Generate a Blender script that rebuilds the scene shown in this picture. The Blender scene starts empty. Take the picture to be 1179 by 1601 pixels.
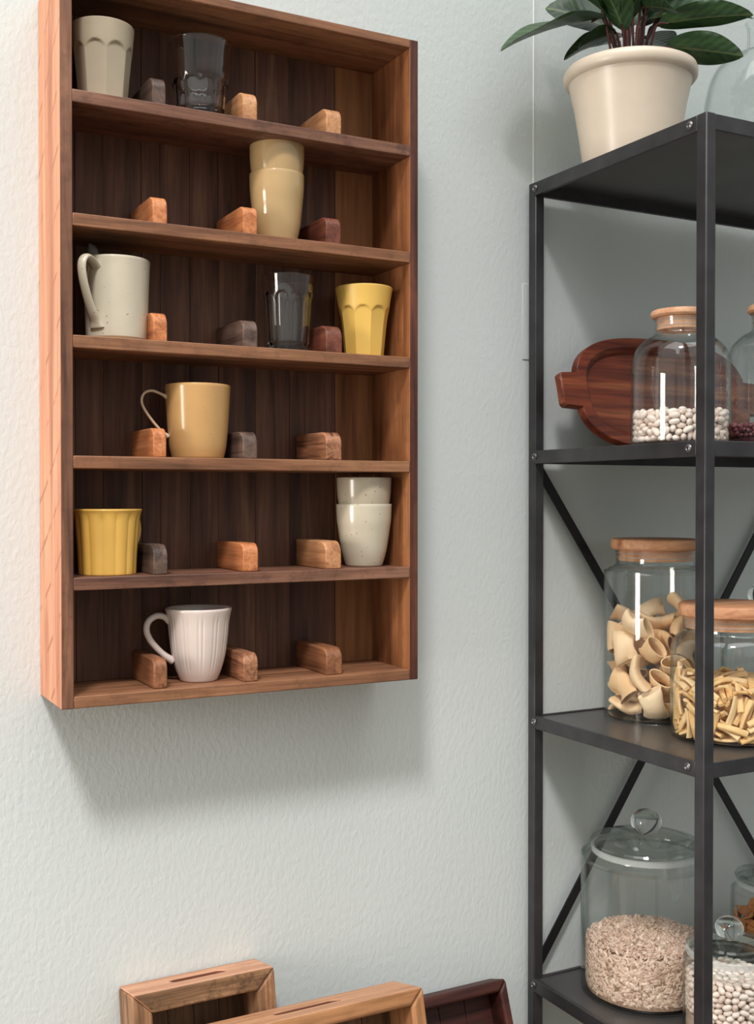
import bpy, bmesh, math, random
from mathutils import Vector, Matrix, Euler, Quaternion

PI = math.pi
R = math.radians
random.seed(7)
scene = bpy.context.scene
COL = scene.collection

# ------------------------------------------------------------------ camera
cam_data = bpy.data.cameras.new('camera')
cam = bpy.data.objects.new('camera', cam_data)
COL.objects.link(cam)
cam.location = (0.0, -1.61, 1.43)
cam.rotation_euler = (R(90 - 0.70), 0, R(-28.07))
cam_data.sensor_fit = 'HORIZONTAL'
cam_data.sensor_width = 36
cam_data.lens = 1770.6 / 1179 * 36
cam_data.clip_start = 0.02
scene.camera = cam

# ------------------------------------------------------------------ light and exposure
scene.view_settings.view_transform = 'Standard'
scene.view_settings.look = 'None'
scene.view_settings.gamma = 1
scene.view_settings.exposure = 0.20
scene.view_settings.use_curve_mapping = False

world = bpy.data.worlds.new('world')
scene.world = world
world.use_nodes = True
bg = world.node_tree.nodes['Background']
bg.inputs['Strength'].default_value = 1.0
# soft ambient light of the big room: pale ceiling above, dimmer towards the floor
_n, _l = world.node_tree.nodes, world.node_tree.links
_tc = _n.new('ShaderNodeTexCoord')
_sep = _n.new('ShaderNodeSeparateXYZ')
_l.new(_tc.outputs['Generated'], _sep.inputs[0])
_mr = _n.new('ShaderNodeMapRange')
_mr.inputs['From Min'].default_value = -1
_mr.inputs['From Max'].default_value = 1
_l.new(_sep.outputs['Z'], _mr.inputs['Value'])
_rp = _n.new('ShaderNodeValToRGB')
_e = _rp.color_ramp.elements
_e[0].position, _e[0].color = 0.0, (0.20, 0.20, 0.19, 1)
_e[1].position, _e[1].color = 1.0, (0.80, 0.83, 0.815, 1)
for _p, _v in ((0.48, 0.27), (0.62, 0.50), (0.78, 0.74)):
    _k = _e.new(_p)
    _k.color = (_v * 0.965, _v, _v * 0.98, 1)
_l.new(_mr.outputs[0], _rp.inputs[0])
_l.new(_rp.outputs[0], bg.inputs['Color'])

def light(name, kind, loc, target, energy, color=(1, 1, 1), **kw):
    d = bpy.data.lights.new(name, kind)
    d.energy = energy
    d.color = color
    for k, v in kw.items():
        setattr(d, k, v)
    o = bpy.data.objects.new(name, d)
    COL.objects.link(o)
    o.location = loc
    o.rotation_euler = (Vector(target) - Vector(loc)).to_track_quat('-Z', 'Y').to_euler()
    return o

# far spotlight of the high room: throws the cabinet's shadow down and to the right
light('ceiling_spot', 'SPOT', (-1.64, -3.5, 6.25), (0.55, 0, 0.62), 1080, (1.0, 0.945, 0.945),
      shadow_soft_size=0.46, spot_size=R(28), spot_blend=1.0)
# daylight through the window in the left wall
light('window_daylight', 'AREA', (-2.46, -0.72, 1.42), (0.6, -0.60, 1.20), 48, (1.0, 0.92, 0.85),
      shape='RECTANGLE', size=0.70, size_y=1.40)
# rows of ceiling lamps over the room
light('ceiling_lamps', 'AREA', (0.2, -1.55, 4.4), (0.2, -1.5, 0.0), 70, (1.0, 0.98, 0.96),
      shape='RECTANGLE', size=4.0, size_y=2.6)

scene.cycles.transparent_max_bounces = 48
scene.cycles.max_bounces = 14
scene.cycles.transmission_bounces = 14

# ------------------------------------------------------------------ mesh helpers
class MB:
    """vertex and face lists that become one mesh object"""
    def __init__(self):
        self.v, self.f, self.m = [], [], []
        self.mi = 0
    def add(self, vs, fs):
        b = len(self.v)
        self.v += [tuple(p) for p in vs]
        self.f += [tuple(i + b for i in f) for f in fs]
        self.m += [self.mi] * len(fs)
        return self
    def box(self, x0, x1, y0, y1, z0, z1):
        vs = [(x, y, z) for z in (z0, z1) for y in (y0, y1) for x in (x0, x1)]
        fs = [(0, 2, 3, 1), (4, 5, 7, 6), (0, 1, 5, 4), (2, 6, 7, 3), (0, 4, 6, 2), (1, 3, 7, 5)]
        return self.add(vs, fs)
    def prism(self, poly, a0, a1, axis='X'):
        """polygon (counter-clockwise seen from +axis) swept along an axis"""
        n = len(poly)
        def p(q, a):
            return {'X': (a, q[0], q[1]), 'Y': (q[0], a, q[1]), 'Z': (q[0], q[1], a)}[axis]
        vs = [p(q, a0) for q in poly] + [p(q, a1) for q in poly]
        fs = [tuple(range(n))[::-1], tuple(range(n, 2 * n))]
        fs += [(i, (i + 1) % n, n + (i + 1) % n, n + i) for i in range(n)]
        return self.add(vs, fs)
    def lathe(self, prof, n=64, rfun=None, c=(0, 0)):
        """closed profile of (radius, height) from the axis round to the axis again"""
        vs, fs, rings = [], [], []
        for k, (r, z) in enumerate(prof):
            if r < 1e-6:
                rings.append([len(vs)])
                vs.append((c[0], c[1], z))
            else:
                ring = []
                for i in range(n):
                    a = 2 * PI * i / n
                    rr = rfun(a, z, r, k) if rfun else r
                    ring.append(len(vs))
                    vs.append((c[0] + rr * math.cos(a), c[1] + rr * math.sin(a), z))
                rings.append(ring)
        for A, B in zip(rings, rings[1:]):
            if len(A) == 1 and len(B) == 1:
                continue
            for i in range(n):
                j = (i + 1) % n
                if len(A) == 1:
                    fs.append((A[0], B[j], B[i]))
                elif len(B) == 1:
                    fs.append((A[i], A[j], B[0]))
                else:
                    fs.append((A[i], A[j], B[j], B[i]))
        return self.add(vs, fs)
    def ring(self, prof, n=64, c=(0, 0)):
        """closed loop profile revolved (a torus like band)"""
        vs, fs, m = [], [], len(prof)
        for i in range(n):
            a = 2 * PI * i / n
            for r, z in prof:
                vs.append((c[0] + r * math.cos(a), c[1] + r * math.sin(a), z))
        for i in range(n):
            for k in range(m):
                a, b = i * m + k, i * m + (k + 1) % m
                c2, d = ((i + 1) % n) * m + (k + 1) % m, ((i + 1) % n) * m + k
                fs.append((a, d, c2, b))
        return self.add(vs, fs)
    def tube(self, path, rad, n=12, up=(0, 0, 1), flat=1.0):
        """tube along a path; rad a number or list; flat scales the section along the binormal"""
        P = [Vector(p) for p in path]
        m = len(P)
        rad = rad if isinstance(rad, (list, tuple)) else [rad] * m
        flat = flat if isinstance(flat, (list, tuple)) else [flat] * m
        up = Vector(up)
        vs, fs = [], []
        for k in range(m):
            t = (P[min(k + 1, m - 1)] - P[max(k - 1, 0)]).normalized()
            s = t.cross(up)
            if s.length < 1e-5:
                s = t.cross(Vector((1, 0, 0)))
            s.normalize()
            u = s.cross(t)
            for i in range(n):
                a = 2 * PI * i / n
                vs.append(P[k] + s * (rad[k] * flat[k] * math.cos(a)) + u * (rad[k] * math.sin(a)))
        for k in range(m - 1):
            for i in range(n):
                j = (i + 1) % n
                fs.append((k * n + i, k * n + j, (k + 1) * n + j, (k + 1) * n + i))
        fs.append(tuple(range(n))[::-1])
        fs.append(tuple(range((m - 1) * n, m * n)))
        return self.add(vs, fs)
    def mesh(self, name, mats, smooth=None):
        me = bpy.data.meshes.new(name)
        me.from_pydata(self.v, [], self.f)
        for mt in (mats if isinstance(mats, (list, tuple)) else [mats]):
            me.materials.append(mt)
        me.polygons.foreach_set('material_index', self.m)
        bm = bmesh.new()
        bm.from_mesh(me)
        bmesh.ops.recalc_face_normals(bm, faces=bm.faces)
        bm.to_mesh(me)
        bm.free()
        if smooth is not None:
            me.polygons.foreach_set('use_smooth', [True] * len(me.polygons))
            me.set_sharp_from_angle(angle=R(smooth))
        me.update()
        return me
    def build(self, name, mats, parent=None, smooth=None, bevel=0.0, seg=2, loc=None, label=None):
        o = bpy.data.objects.new(name, self.mesh(name, mats, smooth))
        COL.objects.link(o)
        if parent:
            o.parent = parent
        if loc:
            o.location = loc
        if label:
            o['label'] = label
        if bevel:
            b = o.modifiers.new('bevel', 'BEVEL')
            b.width = bevel
            b.segments = seg
            b.limit_method = 'ANGLE'
            b.angle_limit = R(40)
            if smooth is None:
                o.data.polygons.foreach_set('use_smooth', [True] * len(o.data.polygons))
                o.data.set_sharp_from_angle(angle=R(30))
        return o

def thing(name, label, cat, loc=(0, 0, 0), rot=(0, 0, 0), group=None):
    o = bpy.data.objects.new(name, None)
    o.empty_display_size = 0.03
    COL.objects.link(o)
    o.location = loc
    o.rotation_euler = rot
    return tag(o, label, cat, group)

def tag(o, label, cat, group=None, kind=None):
    o['label'] = label
    o['category'] = cat
    if group:
        o['group'] = group
    if kind:
        o['kind'] = kind
    return o

def structure(o):
    o['kind'] = 'structure'
    return o

def curve(pts, n=8):
    """smooth Catmull-Rom line through points"""
    P = [Vector(p) for p in pts]
    P = [P[0] * 2 - P[1]] + P + [P[-1] * 2 - P[-2]]
    out = []
    for i in range(1, len(P) - 2):
        for k in range(n):
            t = k / n
            a, b, c, d = P[i - 1], P[i], P[i + 1], P[i + 2]
            out.append(0.5 * ((2 * b) + (c - a) * t + (2 * a - 5 * b + 4 * c - d) * t * t + (3 * b - a - 3 * c + d) * t ** 3))
    out.append(P[-2])
    return out

def curve2(pts, n=6):
    return [(p.x, p.y) for p in curve([(a, b, 0) for a, b in pts], n)]

# ------------------------------------------------------------------ materials
def srgb(r, g, b):
    f = lambda c: (c / 255) / 12.92 if c / 255 <= 0.04045 else ((c / 255 + 0.055) / 1.055) ** 2.4
    return (f(r), f(g), f(b), 1)

def new_mat(name):
    m = bpy.data.materials.new(name)
    m.use_nodes = True
    nt = m.node_tree
    return m, nt, nt.nodes, nt.links, nt.nodes['Principled BSDF']

def ramp(N, stops):
    r = N.new('ShaderNodeValToRGB')
    e = r.color_ramp.elements
    e[0].position, e[0].color = stops[0]
    e[1].position, e[1].color = stops[-1]
    for p, c in stops[1:-1]:
        k = e.new(p)
        k.color = c
    return r

def mixrgb(N, L, mode, fac, a, b):
    m = N.new('ShaderNodeMix')
    m.data_type = 'RGBA'
    m.blend_type = mode
    for s, v in ((0, fac), (6, a), (7, b)):
        if hasattr(v, 'links'):
            L.new(v, m.inputs[s])
        else:
            m.inputs[s].default_value = v
    return m.outputs[2]

def wood(name, dark, mid, lite, axis='X', scale=1.0, rough=0.55, bump=0.25, worn=0.0, saw=False, streak=0.45, planks=False):
    """straight-grained timber, grain along the axis of the object"""
    m, nt, N, L, B = new_mat(name)
    tc = N.new('ShaderNodeTexCoord')
    oi = N.new('ShaderNodeObjectInfo')
    off = N.new('ShaderNodeVectorMath'); off.operation = 'MULTIPLY'
    L.new(oi.outputs['Random'], off.inputs[0]); off.inputs[1].default_value = (3.1, 5.3, 4.7)
    add = N.new('ShaderNodeVectorMath'); add.operation = 'ADD'
    L.new(tc.outputs['Object'], add.inputs[0]); L.new(off.outputs[0], add.inputs[1])
    vec = add.outputs[0]
    if planks:
        geo = N.new('ShaderNodeNewGeometry')
        po = N.new('ShaderNodeVectorMath'); po.operation = 'MULTIPLY'
        L.new(geo.outputs['Random Per Island'], po.inputs[0]); po.inputs[1].default_value = (7.1, 3.3, 9.7)
        a2 = N.new('ShaderNodeVectorMath'); a2.operation = 'ADD'
        L.new(vec, a2.inputs[0]); L.new(po.outputs[0], a2.inputs[1])
        vec = a2.outputs[0]
    mp = N.new('ShaderNodeMapping')
    s = [1.0, 1.0, 1.0]; s['XYZ'.index(axis)] = 0.06
    mp.inputs['Scale'].default_value = s
    L.new(vec, mp.inputs[0])
    n1 = N.new('ShaderNodeTexNoise'); n1.inputs['Scale'].default_value = 38 * scale
    n1.inputs['Detail'].default_value = 5; n1.inputs['Distortion'].default_value = 1.1
    L.new(mp.outputs[0], n1.inputs['Vector'])
    n2 = N.new('ShaderNodeTexNoise'); n2.inputs['Scale'].default_value = 260 * scale
    n2.inputs['Detail'].default_value = 3
    L.new(mp.outputs[0], n2.inputs['Vector'])
    r1 = ramp(N, [(0.28, dark), (0.5, mid), (0.74, lite)])
    L.new(n1.outputs['Fac'], r1.inputs[0])
    r2 = ramp(N, [(0.35, (0.42, 0.40, 0.38, 1)), (0.6, (1, 1, 1, 1))])
    L.new(n2.outputs['Fac'], r2.inputs[0])
    col = mixrgb(N, L, 'MULTIPLY', streak, r1.outputs[0], r2.outputs[0])
    if worn:
        n3 = N.new('ShaderNodeTexNoise'); n3.inputs['Scale'].default_value = 34
        n3.inputs['Detail'].default_value = 8; n3.inputs['Roughness'].default_value = 0.7
        L.new(vec, n3.inputs['Vector'])
        r3 = ramp(N, [(0.5, (0, 0, 0, 1)), (0.66, (1, 1, 1, 1))])
        L.new(n3.outputs['Fac'], r3.inputs[0])
        sc = N.new('ShaderNodeMath'); sc.operation = 'MULTIPLY'; sc.inputs[1].default_value = worn
        L.new(r3.outputs[0], sc.inputs[0])
        col = mixrgb(N, L, 'MIX', sc.outputs[0], col, tuple(c * 0.55 for c in dark[:3]) + (1,))
    if saw:
        mr = N.new('ShaderNodeMapping'); mr.inputs['Rotation'].default_value = (R(34), 0, 0)
        L.new(tc.outputs['Object'], mr.inputs[0])
        w = N.new('ShaderNodeTexWave'); w.bands_direction = 'Z'; w.inputs['Scale'].default_value = 5.0
        w.inputs['Distortion'].default_value = 1.6; w.inputs['Detail'].default_value = 2
        w.inputs['Detail Scale'].default_value = 1.3
        L.new(mr.outputs[0], w.inputs['Vector'])
        r4 = ramp(N, [(0.975, (0, 0, 0, 1)), (0.992, (1, 1, 1, 1))])
        L.new(w.outputs['Fac'], r4.inputs[0])
        n4 = N.new('ShaderNodeTexNoise'); n4.inputs['Scale'].default_value = 22
        L.new(tc.outputs['Object'], n4.inputs['Vector'])
        r5 = ramp(N, [(0.44, (0, 0, 0, 1)), (0.54, (0.9, 0.9, 0.9, 1))])
        L.new(n4.outputs['Fac'], r5.inputs[0])
        g = N.new('ShaderNodeMath'); g.operation = 'MULTIPLY'
        L.new(r4.outputs[0], g.inputs[0]); L.new(r5.outputs[0], g.inputs[1])
        col = mixrgb(N, L, 'MIX', g.outputs[0], col, dark)
    L.new(col, B.inputs['Base Color'])
    B.inputs['Roughness'].default_value = rough
    B.inputs['Specular IOR Level'].default_value = 0.35
    b = N.new('ShaderNodeBump'); b.inputs['Strength'].default_value = bump; b.inputs['Distance'].default_value = 0.0015
    L.new(n2.outputs['Fac'], b.inputs['Height']); L.new(b.outputs[0], B.inputs['Normal'])
    return m

def plain(name, col, rough=0.5, metal=0.0, noise=0.0, nscale=30, coat=0.0, bump=0.0, spec=0.5):
    m, nt, N, L, B = new_mat(name)
    tc = N.new('ShaderNodeTexCoord')
    n = N.new('ShaderNodeTexNoise'); n.inputs['Scale'].default_value = nscale; n.inputs['Detail'].default_value = 4
    L.new(tc.outputs['Object'], n.inputs['Vector'])
    lo = tuple(c * (1 - noise) for c in col[:3]) + (1,)
    hi = tuple(min(1, c * (1 + noise)) for c in col[:3]) + (1,)
    r = ramp(N, [(0.3, lo), (0.7, hi)])
    L.new(n.outputs['Fac'], r.inputs[0]); L.new(r.outputs[0], B.inputs['Base Color'])
    B.inputs['Roughness'].default_value = rough
    B.inputs['Metallic'].default_value = metal
    B.inputs['Coat Weight'].default_value = coat
    B.inputs['Coat Roughness'].default_value = 0.06
    B.inputs['Specular IOR Level'].default_value = spec
    if bump:
        b = N.new('ShaderNodeBump'); b.inputs['Strength'].default_value = bump; b.inputs['Distance'].default_value = 0.001
        L.new(n.outputs['Fac'], b.inputs['Height']); L.new(b.outputs[0], B.inputs['Normal'])
    return m

def glaze(name, col, speck=None, rough=0.16, amount=0.09, noise=0.05, coat=0.4):
    """glazed ceramic, optionally with small dark specks"""
    m, nt, N, L, B = new_mat(name)
    tc = N.new('ShaderNodeTexCoord')
    n = N.new('ShaderNodeTexNoise'); n.inputs['Scale'].default_value = 22; n.inputs['Detail'].default_value = 3
    L.new(tc.outputs['Object'], n.inputs['Vector'])
    r = ramp(N, [(0.3, tuple(c * (1 - noise) for c in col[:3]) + (1,)), (0.7, tuple(min(1, c * (1 + noise)) for c in col[:3]) + (1,))])
    L.new(n.outputs['Fac'], r.inputs[0])
    out = r.outputs[0]
    if speck:
        v = N.new('ShaderNodeTexVoronoi'); v.inputs['Scale'].default_value = 150
        L.new(tc.outputs['Object'], v.inputs['Vector'])
        q = N.new('ShaderNodeTexNoise'); q.inputs['Scale'].default_value = 55
        L.new(tc.outputs['Object'], q.inputs['Vector'])
        a = ramp(N, [(amount, (1, 1, 1, 1)), (amount + 0.07, (0, 0, 0, 1))])
        L.new(v.outputs['Distance'], a.inputs[0])
        b = ramp(N, [(0.5, (0, 0, 0, 1)), (0.56, (0.85, 0.85, 0.85, 1))])
        L.new(q.outputs['Fac'], b.inputs[0])
        g = N.new('ShaderNodeMath'); g.operation = 'MULTIPLY'
        L.new(a.outputs[0], g.inputs[0]); L.new(b.outputs[0], g.inputs[1])
        out = mixrgb(N, L, 'MIX', g.outputs[0], out, speck)
    L.new(out, B.inputs['Base Color'])
    B.inputs['Roughness'].default_value = rough
    B.inputs['Coat Weight'].default_value = coat
    B.inputs['Coat Roughness'].default_value = 0.05
    return m

def pane_glass(name, tint=(0.982, 0.990, 0.986, 1), edge=(0.78, 0.82, 0.80, 1), refl=0.045):
    """clear blown glass wall: see-through, darker where looked along its edge, with reflections"""
    m, nt, N, L, B = new_mat(name)
    N.remove(B)
    out = N['Material Output']
    tr = N.new('ShaderNodeBsdfTransparent')
    gl = N.new('ShaderNodeBsdfGlossy'); gl.inputs['Roughness'].default_value = 0.015
    lw = N.new('ShaderNodeLayerWeight'); lw.inputs['Blend'].default_value = 0.5
    r = ramp(N, [(0.55, tint), (0.97, edge)])
    L.new(lw.outputs['Facing'], r.inputs[0]); L.new(r.outputs[0], tr.inputs['Color'])
    pw = N.new('ShaderNodeMath'); pw.operation = 'POWER'; pw.inputs[1].default_value = 5
    L.new(lw.outputs['Facing'], pw.inputs[0])
    fr = N.new('ShaderNodeMath'); fr.operation = 'MULTIPLY_ADD'; fr.inputs[1].default_value = 0.75; fr.inputs[2].default_value = refl
    L.new(pw.outputs[0], fr.inputs[0])
    n = N.new('ShaderNodeTexNoise'); n.inputs['Scale'].default_value = 18
    tc = N.new('ShaderNodeTexCoord'); L.new(tc.outputs['Object'], n.inputs['Vector'])
    b = N.new('ShaderNodeBump'); b.inputs['Strength'].default_value = 0.04; b.inputs['Distance'].default_value = 0.001
    L.new(n.outputs['Fac'], b.inputs['Height']); L.new(b.outputs[0], gl.inputs['Normal'])
    mx = N.new('ShaderNodeMixShader')
    L.new(fr.outputs[0], mx.inputs[0]); L.new(tr.outputs[0], mx.inputs[1]); L.new(gl.outputs[0], mx.inputs[2])
    L.new(mx.outputs[0], out.inputs['Surface'])
    return m

def solid_glass(name, col=(0.96, 0.98, 0.97, 1)):
    m, nt, N, L, B = new_mat(name)
    B.inputs['Base Color'].default_value = col
    B.inputs['Transmission Weight'].default_value = 1
    B.inputs['Roughness'].default_value = 0.0
    B.inputs['IOR'].default_value = 1.48
    return m

def island_mat(name, stops, rough=0.5):
    """each separate grain gets its own tone"""
    m, nt, N, L, B = new_mat(name)
    g = N.new('ShaderNodeNewGeometry')
    r = ramp(N, stops)
    L.new(g.outputs['Random Per Island'], r.inputs[0]); L.new(r.outputs[0], B.inputs['Base Color'])
    B.inputs['Roughness'].default_value = rough
    return m

def object_mat(name, stops, rough=0.5, coat=0.0, bump=0.0):
    """each separate piece gets its own tone"""
    m, nt, N, L, B = new_mat(name)
    g = N.new('ShaderNodeObjectInfo')
    r = ramp(N, stops)
    L.new(g.outputs['Random'], r.inputs[0]); L.new(r.outputs[0], B.inputs['Base Color'])
    B.inputs['Roughness'].default_value = rough
    B.inputs['Coat Weight'].default_value = coat
    return m

def wall_paint():
    m, nt, N, L, B = new_mat('mint_wall_paint')
    tc = N.new('ShaderNodeTexCoord')
    mp = N.new('ShaderNodeMapping'); mp.inputs['Scale'].default_value = (1.0, 1.0, 0.6)
    L.new(tc.outputs['Object'], mp.inputs[0])
    n = N.new('ShaderNodeTexNoise'); n.inputs['Scale'].default_value = 140; n.inputs['Detail'].default_value = 3
    n.inputs['Distortion'].default_value = 0.4
    L.new(mp.outputs[0], n.inputs['Vector'])
    n2 = N.new('ShaderNodeTexNoise'); n2.inputs['Scale'].default_value = 2.2; n2.inputs['Detail'].default_value = 2
    L.new(tc.outputs['Object'], n2.inputs['Vector'])
    r = ramp(N, [(0.3, (0.622, 0.672, 0.652, 1)), (0.7, (0.642, 0.684, 0.668, 1))])
    L.new(n2.outputs['Fac'], r.inputs[0]); L.new(r.outputs[0], B.inputs['Base Color'])
    B.inputs['Roughness'].default_value = 0.62
    B.inputs['Specular IOR Level'].default_value = 0.3
    b = N.new('ShaderNodeBump'); b.inputs['Strength'].default_value = 0.30; b.inputs['Distance'].default_value = 0.003
    L.new(n.outputs['Fac'], b.inputs['Height']); L.new(b.outputs[0], B.inputs['Normal'])
    return m

M = {}
M['wall'] = wall_paint()
M['white_paint'] = plain('white_paint', (0.80, 0.82, 0.80, 1), 0.45)
M['floor'] = wood('floor_boards', srgb(104, 92, 80), srgb(134, 122, 108), srgb(154, 142, 126), 'X', 0.4)
M['side_left'] = wood('sawn_orange_wood', srgb(170, 108, 80), srgb(212, 148, 114), srgb(228, 170, 136), 'Z', 0.7, saw=True, streak=0.25)
M['edge'] = wood('aged_edge_wood', srgb(84, 56, 44), srgb(128, 88, 66), srgb(152, 110, 84), 'Z', 1.0, worn=0.35)
M['edge_dark'] = wood('dark_edge_wood', srgb(60, 32, 26), srgb(88, 50, 38), srgb(116, 70, 52), 'Z', 1.0, worn=0.4)
M['shelf'] = wood('shelf_wood', srgb(96, 64, 46), srgb(138, 94, 66), srgb(164, 118, 84), 'X', 0.9, worn=0.35)
M['shelf_b'] = wood('brown_shelf_wood', srgb(82, 54, 44), srgb(120, 82, 64), srgb(144, 104, 82), 'X', 0.9, worn=0.55)
M['inner'] = wood('inner_side_wood', srgb(106, 62, 36), srgb(150, 96, 58), srgb(176, 118, 76), 'Z', 0.6, worn=0.25)
M['plank'] = wood('back_plank_wood', srgb(66, 42, 32), srgb(104, 70, 54), srgb(134, 98, 74), 'Z', 0.8, planks=True, worn=0.15)
M['plank_lite'] = wood('light_back_plank_wood', srgb(118, 74, 46), srgb(152, 102, 64), srgb(172, 120, 78), 'Z', 0.6)
for nm, a, b, c in (('orange', (150, 86, 50), (196, 124, 78), (214, 146, 98)),
                    ('tan', (150, 100, 64), (190, 136, 94), (208, 156, 112)),
                    ('red', (78, 42, 30), (114, 64, 48), (136, 84, 66)),
                    ('brown', (92, 58, 38), (140, 92, 62), (164, 112, 78)),
                    ('grey', (62, 50, 44), (98, 78, 68), (122, 100, 88)),
                    ('stripe', (60, 34, 26), (156, 106, 76), (186, 134, 102))):
    M['d_' + nm] = wood('divider_wood_' + nm, srgb(*a), srgb(*b), srgb(*c), 'Y', 2.4 if nm == 'stripe' else 1.1, rough=0.45)
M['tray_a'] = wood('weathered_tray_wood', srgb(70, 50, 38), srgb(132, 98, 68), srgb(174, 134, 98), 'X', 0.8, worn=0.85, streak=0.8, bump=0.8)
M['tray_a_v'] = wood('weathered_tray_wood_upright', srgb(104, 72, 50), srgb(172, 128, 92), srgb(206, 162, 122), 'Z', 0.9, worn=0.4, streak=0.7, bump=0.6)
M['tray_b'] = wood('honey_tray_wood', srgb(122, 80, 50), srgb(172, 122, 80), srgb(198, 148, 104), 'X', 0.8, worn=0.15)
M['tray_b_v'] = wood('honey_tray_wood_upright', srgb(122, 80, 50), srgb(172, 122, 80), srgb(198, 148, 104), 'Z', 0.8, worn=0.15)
M['tray_a_top'] = wood('pale_tray_top_wood', srgb(164, 112, 84), srgb(200, 148, 116), srgb(216, 170, 138), 'X', 0.8, worn=0.2, streak=0.3)  # paler wood on the rail's top, back and ends
M['tray_b_top'] = wood('pale_honey_top_wood', srgb(160, 112, 80), srgb(196, 146, 110), srgb(212, 166, 130), 'X', 0.8, worn=0.15, streak=0.3)  # paler honey tone, again not on the rail's front
M['tray_slot_shade'] = wood('shaded_slot_wood', srgb(84, 46, 34), srgb(118, 70, 52), srgb(140, 90, 68), 'X', 0.8)  # shade inside the handle slot, put into a darker wood colour
M['tray_base'] = wood('tray_base_wood', srgb(66, 46, 32), srgb(104, 74, 50), srgb(132, 98, 68), 'Z', 1.0, planks=True)
M['tray_c'] = wood('dark_red_tray_wood', srgb(42, 20, 18), srgb(66, 32, 26), srgb(88, 46, 36), 'X', 0.8)
M['board'] = wood('acacia_board_wood', srgb(74, 30, 20), srgb(122, 56, 34), srgb(176, 108, 66), 'X', 0.7, rough=0.42, streak=0.65)
M['lid'] = wood('lid_wood', srgb(190, 132, 98), srgb(216, 166, 130), srgb(228, 184, 150), 'X', 1.0, rough=0.5, streak=0.2)
M['lid_b'] = wood('acacia_lid_wood', srgb(156, 100, 68), srgb(198, 142, 104), srgb(216, 168, 128), 'X', 0.6, rough=0.5, streak=0.25)
M['steel'] = plain('black_powdercoat_steel', (0.050, 0.048, 0.051, 1), 0.35, 0.50, 0.25, 24, spec=0.6)
M['sheet'] = plain('dark_grey_steel_sheet', (0.082, 0.079, 0.077, 1), 0.36, 0.45, 0.15, 14, spec=0.6)
M['brace'] = plain('black_brace_steel', (0.012, 0.012, 0.013, 1), 0.5, 0.3)
M['bolt'] = plain('zinc_bolt', (0.20, 0.19, 0.19, 1), 0.34, 0.9)
M['cream'] = glaze('cream_matt_melamine', srgb(176, 162, 138), rough=0.42, coat=0.0)
M['yellow_matt'] = glaze('yellow_matt_melamine', srgb(226, 184, 92), rough=0.42, coat=0.0, noise=0.03)
M['yellow'] = glaze('yellow_glaze', srgb(226, 178, 86), rough=0.2, noise=0.05)
M['tan_glaze'] = glaze('tan_glaze', srgb(188, 158, 112), rough=0.12)
M['mustard'] = glaze('mustard_glaze', srgb(194, 152, 98), srgb(120, 84, 44), rough=0.2, amount=0.03, coat=0.1)
M['inside_cream'] = glaze('cream_inside_glaze', srgb(214, 190, 160), rough=0.15)
M['speck'] = glaze('speckled_cream_glaze', srgb(198, 188, 166), srgb(92, 70, 52), rough=0.22)
M['speck2'] = glaze('speckled_stone_glaze', srgb(184, 172, 150), srgb(110, 86, 66), rough=0.25, amount=0.14)
M['white'] = glaze('white_glaze', srgb(220, 204, 194), rough=0.24, noise=0.02)
M['clay'] = plain('bare_clay', srgb(150, 116, 84), 0.8)
M['pot'] = glaze('cream_pot_glaze', srgb(220, 204, 184), rough=0.33, noise=0.03, coat=0.05)
M['soil'] = plain('potting_soil', (0.03, 0.02, 0.015, 1), 0.95, 0, 0.5, 160, bump=0.8)
M['spoon'] = plain('spoon_steel', (0.42, 0.38, 0.35, 1), 0.5, 0.8)
M['jar'] = pane_glass('jar_glass')
M['tumbler'] = solid_glass('tumbler_glass', (0.99, 0.985, 0.975, 1))
M['knob_glass'] = solid_glass('knob_glass', (0.95, 0.975, 0.965, 1))
M['lid_glass'] = pane_glass('lid_glass', (0.93, 0.955, 0.945, 1), (0.58, 0.64, 0.61, 1), 0.08)
M['gasket'] = plain('clear_white_gasket', (0.70, 0.74, 0.72, 1), 0.35)
M['gasket'].node_tree.nodes['Principled BSDF'].inputs['Alpha'].default_value = 0.32
M['bean'] = object_mat('white_bean_skin', [(0.0, srgb(226, 204, 190)), (0.5, srgb(240, 222, 210)), (1.0, srgb(248, 234, 224))], 0.35)
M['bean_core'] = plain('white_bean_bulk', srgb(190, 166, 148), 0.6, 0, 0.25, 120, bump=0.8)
M['purple'] = object_mat('purple_bean_skin', [(0.0, srgb(92, 40, 50)), (0.5, srgb(122, 62, 72)), (1.0, srgb(150, 92, 98))], 0.3)
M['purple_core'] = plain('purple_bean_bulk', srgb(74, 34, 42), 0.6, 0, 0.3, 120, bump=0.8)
M['pasta'] = object_mat('dry_pasta', [(0.0, srgb(238, 194, 142)), (0.5, srgb(246, 210, 164)), (1.0, srgb(250, 222, 184))], 0.5)
M['pasta_y'] = object_mat('yellow_dry_pasta', [(0.0, srgb(234, 186, 120)), (0.5, srgb(244, 202, 140)), (1.0, srgb(250, 218, 166))], 0.5)
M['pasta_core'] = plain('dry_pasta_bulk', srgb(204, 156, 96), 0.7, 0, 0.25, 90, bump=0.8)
M['seed'] = island_mat('sunflower_kernel', [(0.0, srgb(164, 130, 108)), (0.2, srgb(212, 180, 158)), (0.7, srgb(228, 200, 180)), (1.0, srgb(240, 216, 198))])
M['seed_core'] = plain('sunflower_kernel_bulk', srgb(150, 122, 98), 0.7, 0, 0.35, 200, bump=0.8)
M['apricot'] = object_mat('dried_apricot', [(0.0, srgb(200, 116, 56)), (1.0, srgb(226, 156, 92))], 0.5)
M['stem'] = plain('red_brown_stem', srgb(78, 36, 32), 0.5, 0, 0.3, 60)

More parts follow.
